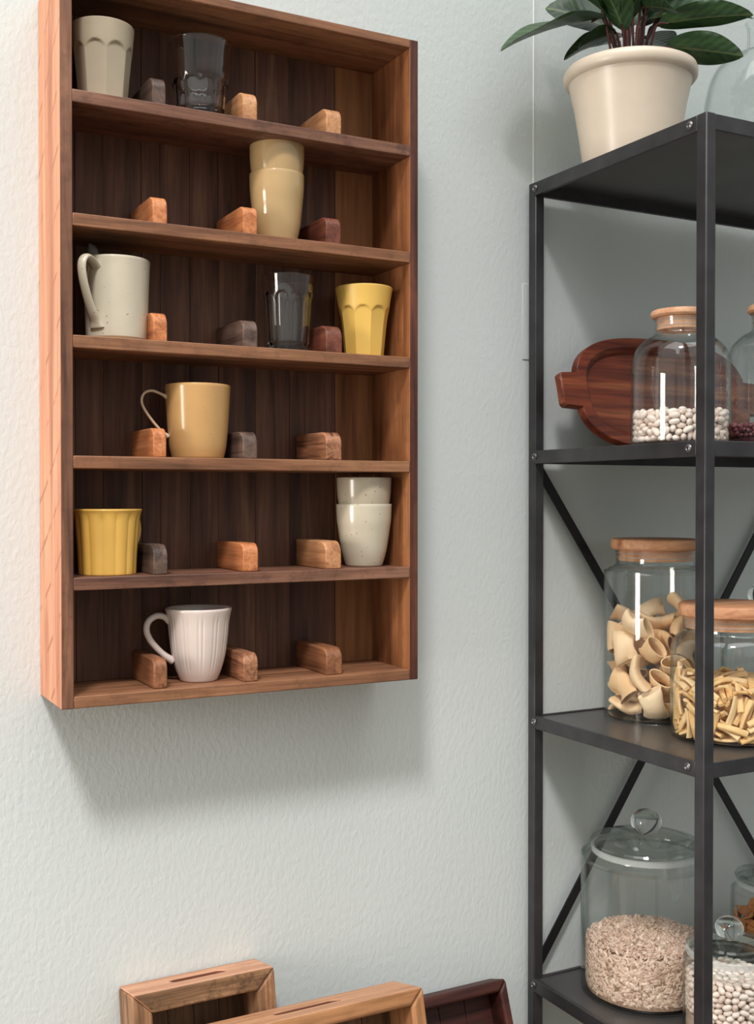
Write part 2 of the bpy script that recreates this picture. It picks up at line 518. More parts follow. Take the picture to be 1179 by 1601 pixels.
def leaf_mat():
    m, nt, N, L, B = new_mat('dark_green_leaf')
    tc = N.new('ShaderNodeTexCoord')
    sp = N.new('ShaderNodeSeparateXYZ'); L.new(tc.outputs['Object'], sp.inputs[0])
    ab = N.new('ShaderNodeMath'); ab.operation = 'ABSOLUTE'; L.new(sp.outputs['X'], ab.inputs[0])
    rib = ramp(N, [(0.012, (1, 1, 1, 1)), (0.035, (0, 0, 0, 1))]); L.new(ab.outputs[0], rib.inputs[0])
    # side veins run forward from the midrib
    cm = N.new('ShaderNodeMath'); cm.operation = 'MULTIPLY_ADD'; cm.inputs[1].default_value = -0.55
    L.new(ab.outputs[0], cm.inputs[0]); L.new(sp.outputs['Y'], cm.inputs[2])
    sn = N.new('ShaderNodeMath'); sn.operation = 'MULTIPLY'; sn.inputs[1].default_value = 48
    L.new(cm.outputs[0], sn.inputs[0])
    s2 = N.new('ShaderNodeMath'); s2.operation = 'SINE'; L.new(sn.outputs[0], s2.inputs[0])
    vr = ramp(N, [(0.9, (0, 0, 0, 1)), (1.0, (0.10, 0.10, 0.10, 1))]); L.new(s2.outputs[0], vr.inputs[0])
    n = N.new('ShaderNodeTexNoise'); n.inputs['Scale'].default_value = 5; L.new(tc.outputs['Object'], n.inputs['Vector'])
    oi = N.new('ShaderNodeObjectInfo')
    base = ramp(N, [(0.3, srgb(34, 58, 36)), (0.7, srgb(54, 84, 46))]); L.new(n.outputs['Fac'], base.inputs[0])
    tone = ramp(N, [(0.0, (0.7, 0.75, 0.8, 1)), (1.0, (1.15, 1.1, 0.95, 1))]); L.new(oi.outputs['Random'], tone.inputs[0])
    c = mixrgb(N, L, 'MULTIPLY', 1.0, base.outputs[0], tone.outputs[0])
    c = mixrgb(N, L, 'MIX', vr.outputs[0], c, srgb(70, 96, 58))
    c = mixrgb(N, L, 'MIX', rib.outputs[0], c, srgb(88, 104, 62))
    L.new(c, B.inputs['Base Color'])
    B.inputs['Roughness'].default_value = 0.34
    B.inputs['Specular IOR Level'].default_value = 0.45
    b = N.new('ShaderNodeBump'); b.inputs['Strength'].default_value = 0.12; b.inputs['Distance'].default_value = 0.002
    L.new(s2.outputs[0], b.inputs['Height']); L.new(b.outputs[0], B.inputs['Normal'])
    return m
M['leaf'] = leaf_mat()

# ------------------------------------------------------------------ the setting
structure(MB().box(-2.6, 3.2, 0.0, 0.1, -0.1, 3.3).build('wall_back', M['wall']))
structure(MB().box(-2.6, 3.2, -4.6, 0.1, -0.1, 0.0).build('floor', M['floor']))
wl = MB()
wl.box(-2.6, -2.5, -0.25, 0.0, 0, 3.3)
wl.box(-2.6, -2.5, -4.6, -1.20, 0, 3.3)
wl.box(-2.6, -2.5, -1.20, -0.25, 0, 0.72)
wl.box(-2.6, -2.5, -1.20, -0.25, 2.20, 3.3)
structure(wl.build('wall_left', M['wall']))
wf = MB()
wf.box(-2.58, -2.52, -1.20, -1.16, 0.72, 2.20)
wf.box(-2.58, -2.52, -0.29, -0.25, 0.72, 2.20)
wf.box(-2.58, -2.52, -1.16, -0.29, 0.72, 0.76)
wf.box(-2.58, -2.52, -1.16, -0.29, 2.16, 2.20)
w1 = structure(wf.build('window_1', M['white_paint'], bevel=0.003))
MB().box(-2.555, -2.549, -1.16, -0.29, 0.76, 2.16).build('pane', M['jar'], w1)
# white caulked seam running up the wall behind the rack
structure(MB().prism([(1.1654 + 0.0016 * math.cos(a), 0.0016 * math.sin(a) - 0.0004) for a in [2 * PI * i / 10 for i in range(10)]],
                     0.0, 3.3, 'Z').build('trim_1', M['white_paint'], smooth=60))
# low wooden ledge below the picture that carries the leaning trays
structure(MB().box(0.10, 1.12, -0.42, 0.0, 0.338, 0.374).build('trim_2', M['tray_b'], bevel=0.003))
tag(MB().box(1.1425, 1.188, -0.0018, 0.0, 1.6695, 1.8005).build('wall_plate', M['wall'], bevel=0.002),
    'pale mint blank wall plate peeping out beside the rack\'s back post', 'wall plate')

# ------------------------------------------------------------------ wall cabinet
CX0, CX1, CY0, CZ0, CZ1 = 0.3270, 0.8588, -0.131, 1.1563, 2.1165
SHELF_Z = [1.9584, 1.7992, 1.6416, 1.4852, 1.3265]
FLOOR_Z = 1.1718
ALLZ = SHELF_Z + [FLOOR_Z]
cab = thing('wall_cabinet', 'reclaimed wood wall cabinet of six open rows holding cups and glasses', 'cabinet', (CX0, 0, CZ0))
def cb(mb, name, mats, bevel=0.0012, label=None):
    mb.v = [(x - CX0, y, z - CZ0) for x, y, z in mb.v]
    return mb.build(name, mats, cab, bevel=bevel, label=label)
def board_side(x0, x1, mats, outer_left):
    b = MB()
    b.box(x0, x1, CY0, 0.0, CZ0, CZ1)
    # face order: bottom, top, front(-y), back, left(-x), right(+x)
    b.m = [1, 1, 1, 1, 0, 2] if outer_left else [1, 1, 1, 1, 2, 0]
    return cb(b, 'side_panel', mats)
board_side(CX0, 0.3432, [M['side_left'], M['edge'], M['inner']], True)
board_side(0.8445, CX1, [M['edge_dark'], M['edge_dark'], M['inner']], False)
cb(MB().box(0.3432, 0.8445, CY0, 0.0, 2.1035, CZ1), 'top_board', M['shelf'])
cb(MB().box(0.3432, 0.8445, CY0, 0.0, CZ0, FLOOR_Z), 'bottom_board', M['shelf'])
for i, z in enumerate(SHELF_Z):
    cb(MB().box(0.3432, 0.8445, CY0 + random.uniform(-0.0004, 0.0004), -0.0125, z - 0.0166, z), 'shelf', M['shelf'] if i in (1, 2, 3) else M['shelf_b'])
bp = MB()
edges = [0.3432, 0.374, 0.413, 0.469, 0.496, 0.541, 0.585, 0.644, 0.70, 0.778, 0.8445]
for i, (a, b) in enumerate(zip(edges, edges[1:])):
    d = random.uniform(0, 0.0012)
    bp.mi = 1 if i == len(edges) - 2 else 0
    bp.box(a + 0.0001, b - 0.0001, -0.0125 + d, -0.002, FLOOR_Z, 2.1035)
cb(bp, 'back_panel', [M['plank'], M['plank_lite']], 0.0008)

def divider(x0, x1, z, mat, top=0.0405, yf=-0.1225, rad=0.019, label=None):
    poly = [(-0.0135, z), (-0.0135, z + top)]
    n = 8
    for i in range(n + 1):
        a = PI / 2 + PI / 2 * i / n
        poly.append((yf + rad + rad * math.cos(a), z + top - rad + rad * math.sin(a)))
    poly.append((yf, z))
    b = MB().prism(poly, x0, x1, 'X')
    return cb(b, 'divider', mat, 0.0016, label)
DX = [(0.4525, 0.4748), (0.5813, 0.6060), (0.7100, 0.7378)]
DM = [('grey', 'tan', 'tan'), ('orange', 'orange', 'red'), ('orange', 'grey', 'red'),
      ('orange', 'grey', 'stripe'), ('grey', 'orange', 'tan'), ('brown', 'stripe', 'brown')]
DN = {'grey': 'dark grey-brown divider block', 'tan': 'pale tan divider block', 'orange': 'orange divider block',
      'red': 'reddish brown divider block', 'stripe': 'divider block with dark stripes', 'brown': 'brown divider block'}
for r_, z in enumerate(ALLZ):
    for c_, (a, b) in enumerate(DX):
        k = DM[r_][c_]
        w = random.uniform(-0.0012, 0.0012)
        divider(a, b - 0.003 + w, z, M['d_' + k], 0.0405 + random.uniform(-0.002, 0.0015), -0.1225 + random.uniform(-0.001, 0.002),
                random.uniform(0.014, 0.020), DN[k])

# ------------------------------------------------------------------ cups
def cup_profile(outer, wall=0.0035, base=0.005):
    """closed profile from outside points (r, z), lip rounded"""
    o = curve2(outer, 6)
    inner = [(max(r - wall, 0.004), z) for r, z in o if z > base + 0.003]
    lip_r, lip_z = o[-1]
    lip = [(lip_r - wall * 0.15, lip_z + wall * 0.28), (lip_r - wall * 0.5, lip_z + wall * 0.42), (lip_r - wall * 0.85, lip_z + wall * 0.28)]
    return [(0, 0)] + [(o[0][0] - 0.003, 0)] + o + lip + inner[::-1] + [(inner[0][0] - 0.004, base), (0, base)], len(o) + 2

def faceted(prof_outer, n=9, z0=0.07, depth=0.045, phase=0.0):
    """flat facets with arched tops cut into the lower part of the outside"""
    def fn(nouter):
        def rf(a, z, r, k):
            if k >= nouter:
                return r
            d = ((a - phase + PI / n) % (2 * PI / n)) - PI / n
            u = abs(d) / (PI / n)
            top = z0 * (1 - 0.13 * u ** 2.2)
            s = min(1, max(0, (top - z) / 0.0022))
            flat = r * (1 - depth) * math.cos(PI / n) ** 0.3 / math.cos(d)
            return r + (min(r, flat) - r) * s
        return rf
    return fn

def place_cup(o, x, y, z):
    o.location = (x, y, z)
    return o

def tumbler(name, mat, outer, label, cat, loc, n=9, z0=0.07, depth=0.04, phase=0.1, wall=0.0035, base=0.006, group=None):
    prof, no = cup_profile(outer, wall, base)
    # refine the outside so that the arches are crisp
    fine = []
    for (r0, a), (r1, b) in zip(prof, prof[1:]):
        k = max(1, int(abs(b - a) / 0.0012))
        for i in range(k):
            fine.append((r0 + (r1 - r0) * i / k, a + (b - a) * i / k))
    fine.append(prof[-1])
    zmax = max(z for r, z in fine)
    top = next(i for i, (r, z) in enumerate(fine) if z == zmax)
    o = MB().lathe(fine, 144, faceted(None, n, z0, depth, phase)(top)).build(name, mat, smooth=32, loc=loc)
    return tag(o, label, cat, group)

tumbler('cup', M['cream'], [(0.0320, 0.001), (0.0335, 0.02), (0.0362, 0.05), (0.0392, 0.078), (0.0405, 0.092), (0.0418, 0.106)],
        'cream matt faceted cup at the left end of the top row', 'cup', (0.3975, -0.076, 1.9584), 8, 0.079, 0.05, 0.25)
tumbler('drinking_glass', M['tumbler'], [(0.0355, 0.001), (0.0362, 0.02), (0.0388, 0.05), (0.0412, 0.063), (0.0430, 0.085), (0.0455, 0.109)],
        'clear faceted glass on the top row beside the cream cup', 'glass', (0.5350, -0.076, 1.9584), 10, 0.056, 0.045, 0.304, 0.0030, 0.014)
tumbler('drinking_glass', M['tumbler'], [(0.0310, 0.001), (0.0318, 0.02), (0.0340, 0.05), (0.0362, 0.08), (0.0375, 0.095), (0.0388, 0.112)],
        'clear tall glass on the third row beside the yellow cup', 'glass', (0.6690, -0.078, 1.6416), 10, 0.088, 0.04, 0.262, 0.0028, 0.010)
tumbler('cup', M['yellow_matt'], [(0.0300, 0.001), (0.0318, 0.02), (0.0348, 0.05), (0.0384, 0.074), (0.0405, 0.089), (0.0435, 0.106)],
        'yellow matt faceted cup at the right end of the third row', 'cup', (0.7945, -0.078, 1.6416), 9, 0.077, 0.05, 0.0)

def round_cup(name, mat, outer, label, cat, loc, group=None, wall=0.0020, foot=None):
    prof, no = cup_profile(outer, wall)
    o = MB().lathe(prof, 72).build(name, mat, smooth=50, loc=loc)
    return tag(o, label, cat, group)
tan_o = [(0.0275, 0.0005), (0.0292, 0.004), (0.0338, 0.024), (0.0362, 0.044), (0.0376, 0.0585), (0.0396, 0.078), (0.0402, 0.101)]
round_cup('cup', M['tan_glaze'], tan_o, 'shiny tan cup at the bottom of the stack on the second row', 'cup', (0.6520, -0.076, 1.7992))
round_cup('cup', M['tan_glaze'], tan_o, 'shiny tan cup nested on top of the stack on the second row', 'cup', (0.6525, -0.0758, 1.7992 + 0.0425))
sp_o = [(0.0270, 0.0005), (0.0290, 0.004), (0.0342, 0.022), (0.0380, 0.044), (0.0394, 0.054), (0.0416, 0.070), (0.0428, 0.094)]
round_cup('cup', M['speck'], sp_o, 'pale speckled cup at the bottom of the stack on the fifth row', 'cup', (0.7965, -0.074, 1.3265))
round_cup('cup', M['speck2'], [(r * 0.985, z) for r, z in sp_o], 'stone speckled cup nested on top of the stack on the fifth row', 'cup', (0.7968, -0.0738, 1.3265 + 0.0400))

def handle_path(pts, ang, n=7):
    """pts (radial, height) turned round to the angle ang"""
    c, s = math.cos(ang), math.sin(ang)
    return curve([(r * c, r * s, z) for r, z in pts], n)

# speckled mug with a strap handle, third row
mug = thing('mug', 'speckled off-white stoneware mug with a broad strap handle, holding a spoon', 'mug', (0.4150, -0.0765, 1.6416))
prof, _ = cup_profile([(0.0400, 0.0005), (0.0412, 0.006), (0.0420, 0.03), (0.0432, 0.065), (0.0444, 0.095), (0.0452, 0.1105)], 0.004)
MB().lathe(prof, 72).build('body', M['speck'], mug, smooth=50)
ang = math.atan2(-0.60, -0.80)
hp = handle_path([(0.041, 0.094), (0.052, 0.103), (0.064, 0.106), (0.0715, 0.096), (0.0700, 0.078), (0.0620, 0.056), (0.0520, 0.036), (0.0445, 0.024), (0.0415, 0.016)], ang)
side = (-math.sin(ang), math.cos(ang), 0)
nh = len(hp)
hm = MB()
P = hp
vs, fs, n = [], [], 14
sv = Vector(side)
for k in range(nh):
    t = (P[min(k + 1, nh - 1)] - P[max(k - 1, 0)]).normalized()
    u = sv.cross(t).normalized()
    tt = k / (nh - 1)
    wdt = 0.0088 - 0.0022 * math.sin(PI * tt) + (0.003 * max(0, tt - 0.85) / 0.15)
    for i in range(n):
        a = 2 * PI * i / n
        vs.append(P[k] + sv * (wdt * math.cos(a)) + u * (0.0036 * math.sin(a)))
for k in range(nh - 1):
    for i in range(n):
        j = (i + 1) % n
        fs.append((k * n + i, k * n + j, (k + 1) * n + j, (k + 1) * n + i))
fs += [tuple(range(n))[::-1], tuple(range((nh - 1) * n, nh * n))]
hm.add(vs, fs).build('handle', M['speck'], mug, smooth=50)
MB().ring([(0.0404, 0.0002), (0.0416, 0.0002), (0.0420, 0.0045), (0.0408, 0.0045)], 72).build('foot_ring', M['clay'], mug, smooth=40, label='bare clay foot ring')

# spoon leaning in the speckled mug
sp = thing('spoon', 'dark metal spoon standing in the speckled mug, its handle end showing', 'spoon', (0.4150, -0.0765, 1.6416))
a0, a1 = Vector((0.012, 0.006, 0.0075)), Vector((-0.0300, 0.0265, 0.1375))
NS = 24
path = [a0.lerp(a1, i / NS) for i in range(NS + 1)]
d = (a1 - a0).normalized()
hs = MB()
sv = d.cross(Vector((0.35, 0.94, 0))).normalized()
uv = sv.cross(d)
vs, fs, n = [], [], 12
for k, p in enumerate(path):
    t = k / NS
    w_ = 0.0030 + 0.0054 * max(0, (t - 0.62) / 0.38) ** 0.7
    if t > 0.92:
        w_ *= math.sqrt(max(0.03, 1 - ((t - 0.92) / 0.08) ** 2))
    for i in range(n):
        a = 2 * PI * i / n
        vs.append(p + sv * (w_ * math.cos(a)) + uv * (0.0013 * math.sin(a)))
for k in range(NS):
    for i in range(n):
        j = (i + 1) % n
        fs.append((k * n + i, k * n + j, (k + 1) * n + j, (k + 1) * n + i))
fs += [tuple(range(n))[::-1], tuple(range(NS * n, (NS + 1) * n))]
hs.add(vs, fs).build('handle', M['spoon'], sp, smooth=50)
bo = MB()
bo.lathe([(0, -0.002), (0.004, -0.0016), (0.007, 0.0), (0.0078, 0.0014), (0.0062, 0.0012), (0.0035, 0.0002), (0, -0.0004)], 20)
bo.v = [(x * 1.0, y, z * 1.5) for x, y, z in bo.v]
rot = Matrix((sv, d, uv)).transposed()
bo.v = [tuple(a0 + rot @ Vector((x, y * 1.5 - 0.004, z))) for x, y, z in bo.v]
bo.v = [(x, y, max(z, 0.0055)) for x, y, z in bo.v]
bo.build('bowl', M['spoon'], sp, smooth=50)

# mustard mug with thin loop handle, fourth row
mug = thing('mug', 'shiny mustard mug with a thin pale loop handle on the fourth row', 'mug', (0.5310, -0.075, 1.4852))
prof, _ = cup_profile([(0.0355, 0.0005), (0.0372, 0.004), (0.0405, 0.02), (0.0430, 0.05), (0.0448, 0.08), (0.0462, 0.1030)], 0.003)
mb = MB().lathe(prof, 72)
half = max(range(len(prof)), key=lambda i: prof[i][1])
nf = len(mb.f)
mb.m = [0 if min(mb.f[i]) < 1 + 72 * (half - 1) else 1 for i in range(nf)]
mb.build('body', [M['mustard'], M['inside_cream']], mug, smooth=50)
ang = math.atan2(0.10, -0.995)
hp = handle_path([(0.0435, 0.0865), (0.052, 0.0905), (0.064, 0.0945), (0.0745, 0.0915), (0.0790, 0.082), (0.0765, 0.071), (0.0660, 0.055), (0.0530, 0.040), (0.0420, 0.031)], ang)
nh = len(hp)
rr = [0.0052 - 0.0026 * min(1, k / 6) if k < 8 else (0.0026 + 0.0022 * max(0, (k - nh + 7) / 6)) for k in range(nh)]
MB().tube(hp, rr, 12, (-math.sin(ang), math.cos(ang), 0), 0.75).build('handle', M['inside_cream'], mug, smooth=50, label='thin pale loop handle')

# yellow fluted mug, fifth row
mug = thing('mug', 'yellow fluted mug with its handle turned to the back on the fifth row', 'mug', (0.4020, -0.074, 1.3265))
outer = [(0.0385, 0.0005), (0.0390, 0.004), (0.0402, 0.03), (0.0425, 0.06), (0.0445, 0.080), (0.0470, 0.0875)]
prof, no = cup_profile(outer, 0.0035)
half = max(range(len(prof)), key=lambda i: prof[i][1])
def flute(n, dep, zt, ph=0.0):
    def rf(a, z, r, k):
        if k >= half:
            return r
        d = abs(math.sin((a + ph) * n / 2))
        s = min(1, max(0, (zt - z) / 0.010))
        return r * (1 - dep * s * (1 - d ** 0.7))
    return rf
fine = []
for (r0, a), (r1, b) in zip(prof, prof[1:]):
    fine += [(r0, a)]
fine.append(prof[-1])
MB().lathe(fine, 224, flute(14, 0.045, 0.084, 0.2)).build('body', M['yellow'], mug, smooth=60)
ang = math.atan2(0.58, 0.815)
hp = handle_path([(0.041, 0.076), (0.052, 0.079), (0.063, 0.073), (0.067, 0.060), (0.063, 0.045), (0.053, 0.034), (0.039, 0.030)], ang)
MB().tube(hp, 0.0042, 12, (-math.sin(ang), math.cos(ang), 0)).build('handle', M['yellow'], mug, smooth=50)

# white ribbed mug, bottom row
mug = thing('mug', 'white ribbed bell-shaped mug with a curved handle on the bottom row', 'mug', (0.5320, -0.074, 1.1718))
outer = [(0.0255, 0.0005), (0.0272, 0.003), (0.0325, 0.016), (0.0378, 0.036), (0.0412, 0.060), (0.0436, 0.084), (0.0470, 0.1020)]
prof, no = cup_profile(outer, 0.0035)
half = max(range(len(prof)), key=lambda i: prof[i][1])
def ribs(a, z, r, k):
    if k >= half:
        return r
    q = (a / (2 * PI) * 12) % 1.0
    g = math.exp(-((q - 0.36) / 0.055) ** 2) + math.exp(-((q - 0.64) / 0.055) ** 2)
    s = min(1, max(0, (0.096 - z) / 0.012)) * min(1, max(0.15, z / 0.03))
    return r * (1 - 0.024 * g * s)
MB().lathe(prof, 288, ribs).build('body', M['white'], mug, smooth=60)
ang = math.atan2(0.12, -0.99)
hp = handle_path([(0.0405, 0.0835), (0.049, 0.0915), (0.060, 0.0930), (0.0705, 0.0860), (0.0735, 0.0740), (0.0690, 0.0610), (0.0590, 0.0480), (0.0480, 0.0370), (0.0365, 0.0290)], ang)
nh = len(hp)
MB().tube(hp, [0.0050 + 0.0016 * max(0, (k - nh * 0.8) / (nh * 0.2)) for k in range(nh)], 14, (-math.sin(ang), math.cos(ang), 0), 0.9).build('handle', M['white'], mug, smooth=50)

# ------------------------------------------------------------------ leaning trays
def tray(label, x0, x1, ytop, ztop, lean, depth, L, mats, fw, slot=None, rad=0.012, base_y=0.3, zb=0.374, rail=0.024):
    """tray stood on edge, back edge of its top at (ytop, ztop), leaning back by lean"""
    yb = ytop - L * math.sin(lean)
    t = thing('serving_tray', label, 'tray', (x0, yb, zb), (-lean, 0, 0))
    W = x1 - x0
    top = MB()
    if slot:
        s0, s1, sw = slot
        yc = -depth * 0.45
        # ring of faces around a rounded slot cut right through the top rail
        n = 20
        inner = []
        for i in range(n):
            a = 2 * PI * i / n
            cx_ = (s1 - sw) if math.cos(a) >= 0 else (s0 + sw)
            inner.append((cx_ + sw * math.cos(a), yc + sw * math.sin(a)))
        outer = []
        for (px, py) in inner:
            dx, dy = px - (s0 + s1) / 2, py - yc
            k = min(((W - (s0 + s1) / 2) if dx > 0 else (s0 + s1) / 2) / max(abs(dx), 1e-6),
                    ((0 - yc) if dy > 0 else (depth + yc)) / max(abs(dy), 1e-6))
            outer.append(((s0 + s1) / 2 + dx * k, yc + dy * k))
        # snap the nearest outer points to the corners
        for cxn, cyn in ((0, 0), (W, 0), (0, -depth), (W, -depth)):
            j = min(range(n), key=lambda i: (outer[i][0] - cxn) ** 2 + (outer[i][1] - cyn) ** 2)
            outer[j] = (cxn, cyn)
        vs, fs = [], []
        squeeze = lambda x: fw + x * (W - 2 * fw) / W      # the underside is shorter: mitred ends
        vs += [(x, y, L) for x, y in inner] + [(x, y, L) for x, y in outer]
        vs += [(x, y, L - rail) for x, y in inner] + [(squeeze(x), y, L - rail) for x, y in outer]
        mi = []
        for i in range(n):
            j = (i + 1) % n
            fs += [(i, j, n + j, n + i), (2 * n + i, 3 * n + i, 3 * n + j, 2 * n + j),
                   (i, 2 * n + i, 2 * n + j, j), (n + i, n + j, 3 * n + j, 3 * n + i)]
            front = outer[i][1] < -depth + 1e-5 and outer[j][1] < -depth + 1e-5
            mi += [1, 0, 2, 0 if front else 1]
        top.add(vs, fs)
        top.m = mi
    else:
        top.prism([(0, L), (fw, L - rail), (W - fw, L - rail), (W, L)], -depth, 0, 'Y')
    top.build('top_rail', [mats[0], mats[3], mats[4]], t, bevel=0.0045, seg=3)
    MB().prism([(0, 0), (W, 0), (W - fw, rail), (fw, rail)], -depth, 0, 'Y').build('bottom_rail', mats[0], t, bevel=0.003)
    for poly in ([(0, 0), (fw, rail), (fw, L - rail), (0, L)], [(W, 0), (W, L), (W - fw, L - rail), (W - fw, rail)]):
        MB().prism(poly, -depth, 0, 'Y').build('side_rail', mats[1], t, bevel=0.0045, seg=3)
    p = MB()
    k = max(3, int(W / 0.05))
    ws = (W - 2 * fw) / k
    for i in range(k):
        p.box(fw + ws * i + 0.0004, fw + ws * (i + 1) - 0.0004, -0.012, -0.003, rail, L - rail)
    p.build('base_board', mats[2], t, bevel=0.0006)
    return t
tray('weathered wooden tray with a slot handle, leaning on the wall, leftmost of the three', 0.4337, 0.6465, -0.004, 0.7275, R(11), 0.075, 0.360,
     (M['tray_a'], M['tray_a_v'], M['tray_base'], M['tray_a_top'], M['tray_slot_shade']), 0.028, (0.068, 0.150, 0.0105), rail=0.028)
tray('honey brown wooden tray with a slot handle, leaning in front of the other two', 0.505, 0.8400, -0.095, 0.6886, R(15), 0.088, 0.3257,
     (M['tray_b'], M['tray_b_v'], M['tray_base'], M['tray_b_top'], M['tray_slot_shade']), 0.022, (0.118, 0.218, 0.0110), rail=0.022)
tray('dark red-brown wooden tray without a slot, leaning on the wall beside the rack', 0.745, 1.0765, -0.003, 0.610, R(20), 0.050, 0.2512,
     (M['tray_c'], M['tray_c'], M['tray_c'], M['tray_c'], M['tray_c']), 0.016, rail=0.018)

# ------------------------------------------------------------------ metal rack
RX0, RX1, RY0, RY1 = 1.1477, 1.7900, -0.4312, -0.0082
RAIL_Z = [1.9675, 1.5112, 1.0580, 0.6054, 0.1520]
RH = 0.0225
rack = thing('metal_rack', 'black metal shelving rack with crossed back braces against the mint wall', 'shelf', (RX0, RY0, 0))
def rb(mb, name, mat, parent=None, bevel=0.0012, smooth=None):
    mb.v = [(x - RX0, y - RY0, z) for x, y, z in mb.v]
    return mb.build(name, mat, parent or rack, bevel=bevel, smooth=smooth)
PS = 0.0200
for xa in (RX0, RX1 - PS):
    for ya in (RY0, RY1 - PS - 0.003):
        rb(MB().box(xa, xa + 0.0185, ya, ya + PS, 0, RAIL_Z[0] + 0.001), 'post', M['steel'], bevel=0.0020)
for z in RAIL_Z:
    sh = rb(MB().box(RX0 + 0.006, RX1 - 0.006, RY0 + 0.006, RY1 - 0.012, z - 0.0040, z - 0.0022), 'shelf', M['sheet'], bevel=0)
    yb0 = RY1 - 0.012
    for m_ in (MB().box(RX0 - 0.0006, RX0 + 0.0065, RY0 + PS - 0.002, RY1 - 0.018, z - RH, z),
               MB().box(RX1 - 0.008, RX1 - 0.0010, RY0 + PS - 0.002, RY1 - 0.018, z - RH, z),
               MB().box(RX0 + 0.0175, RX1 - 0.0185, RY0 + 0.0006, RY0 + 0.0065, z - RH, z),
               MB().box(RX0 + 0.0175, RX1 - 0.0185, yb0 - 0.010, yb0 - 0.003, z - RH, z)):
        rb(m_, 'rail', M['steel'], sh, bevel=0.0010)
        sh_local = None
    for y_ in (RY0 + 0.032, RY1 - 0.0225):
        b = MB()
        b.lathe([(0, 0), (0.0058, 0), (0.0062, 0.0008), (0.0050, 0.0024), (0.0030, 0.0032), (0.0022, 0.0020), (0, 0.0018)], 20)
        b.v = [(RX0 - 0.0006 - zz, y_ + xx, z - 0.0105 + yy) for xx, yy, zz in b.v]
        rb(b, 'bolt', M['bolt'], bevel=0, smooth=35)
xs, zs = (1.160, 1.778), (0.610, 1.487)
for k, (xa, xb) in enumerate((xs, xs[::-1])):
    a, b = Vector((xa, 0, zs[1])), Vector((xb, 0, zs[0]))
    d = (b - a).normalized()
    nrm = Vector((-d.z, 0, d.x)) * 0.0085
    y0 = -0.0205 if k == 0 else -0.0170
    poly = [a + nrm, a - nrm, b - nrm, b + nrm]
    rb(MB().prism([(p.x, p.z) for p in poly], y0, y0 + 0.003, 'Y'), 'brace', M['brace'], bevel=0.0005)

# ------------------------------------------------------------------ jars
TOCAM = lambda x, y: math.atan2(-1.61 - y, -x)

def shell(outer, wall=0.0022, base=0.006):
    """glass vessel profile open at the top"""
    o = outer
    inner = [(max(r - wall, 0.002), z) for r, z in o if z > base + 0.002]
    return [(0, 0.0005), (o[0][0] - 0.006, 0.0)] + o + [(o[-1][0] - wall * 0.5, o[-1][1] + wall * 0.4)] + inner[::-1] + [(inner[0][0] - 0.0015, base), (0, base)]

def wood_jar(loc, s, outer, lid, plug, label, lid_mat):
    t = thing('storage_jar', label, 'jar', loc)
    prof = [(r * s, z * s) for r, z in shell(curve2(outer, 5))]
    MB().lathe(prof, 96).build('jar_body', M['jar'], t, smooth=50)
    r, z0, z1 = [v * s for v in lid]
    bev = min(0.003, (z1 - z0) * 0.35)
    L = MB().lathe([(0, z0), (r - bev, z0), (r, z0 + bev), (r, z1 - bev), (r - bev * 0.4, z1 - bev * 0.4), (r - bev, z1), (0, z1)], 72)
    lo = L.build('lid', lid_mat, t, smooth=40, label='wooden lid')
    pr, pz = plug[0] * s, plug[1] * s
    MB().lathe([(0, pz), (pr, pz), (pr, z0 - 0.0002), (0, z0 - 0.0002)], 64).build('plug', lid_mat, lo, smooth=40)
    for zz in ((pz + (z0 - pz) * 0.30), (pz + (z0 - pz) * 0.68)):
        MB().ring([(pr - 0.0004, zz - 0.0018), (pr + 0.0016, zz), (pr - 0.0004, zz + 0.0018)], 64).build('seal_ring', M['gasket'], lo, smooth=60)
    return t

def glass_jar(loc, r, h, neck_r, lid_r, knob_r, label, lid_h=0.018, sh=0.022, knob_gap=0.0):
    """cookie jar with a flat domed glass lid and a ball knob"""
    t = thing('storage_jar', label, 'jar', loc)
    outer = [(r - 0.008, 0.0006), (r - 0.003, 0.003), (r, 0.010), (r, h - sh), (r - 0.003, h - sh * 0.55), (neck_r + 0.003, h - sh * 0.18), (neck_r, h), (neck_r, h + 0.006)]
    prof = shell([outer[0], outer[1]] + curve2(outer[2:], 5), 0.003)
    MB().lathe(prof, 96).build('jar_body', M['jar'], t, smooth=50)
    z = h + 0.010
    MB().ring([(neck_r + 0.0003, h + 0.0005), (neck_r + 0.004, h + 0.001), (neck_r + 0.005, z - 0.001), (neck_r + 0.0003, z)], 72).build('gasket', M['gasket'], t, smooth=40, label='clear white gasket ring')
    lp = [(0, z + 0.001), (neck_r - 0.006, z + 0.001), (lid_r - 0.006, z + 0.001), (lid_r - 0.001, z + 0.003), (lid_r, z + 0.006), (lid_r - 0.002, z + 0.009),
          (lid_r * 0.86, z + lid_h * 0.62), (lid_r * 0.78, z + lid_h * 0.66), (lid_r * 0.74, z + lid_h * 0.90), (lid_r * 0.45, z + lid_h * 1.12),
          (knob_r * 0.9, z + lid_h * 1.22), (0, z + lid_h * 1.26)]
    lid = MB().lathe(lp, 72).build('lid', M['lid_glass'], t, smooth=40, label='domed glass lid with a ball knob')
    zk = z + lid_h * 1.26 + 0.0015 + knob_r * 0.62
    kp = [(0, z + lid_h * 1.26 + 0.0003), (knob_r * 0.62, z + lid_h * 1.26 + 0.0003)]
    for i in range(10):
        a = R(-44) + (R(90) + R(44)) * i / 9
        kp.append((knob_r * math.cos(a) if i < 9 else 0, zk + knob_r * 0.84 * math.sin(a)))
    MB().lathe(kp, 48).build('knob', M['knob_glass'], lid, smooth=40)
    return t

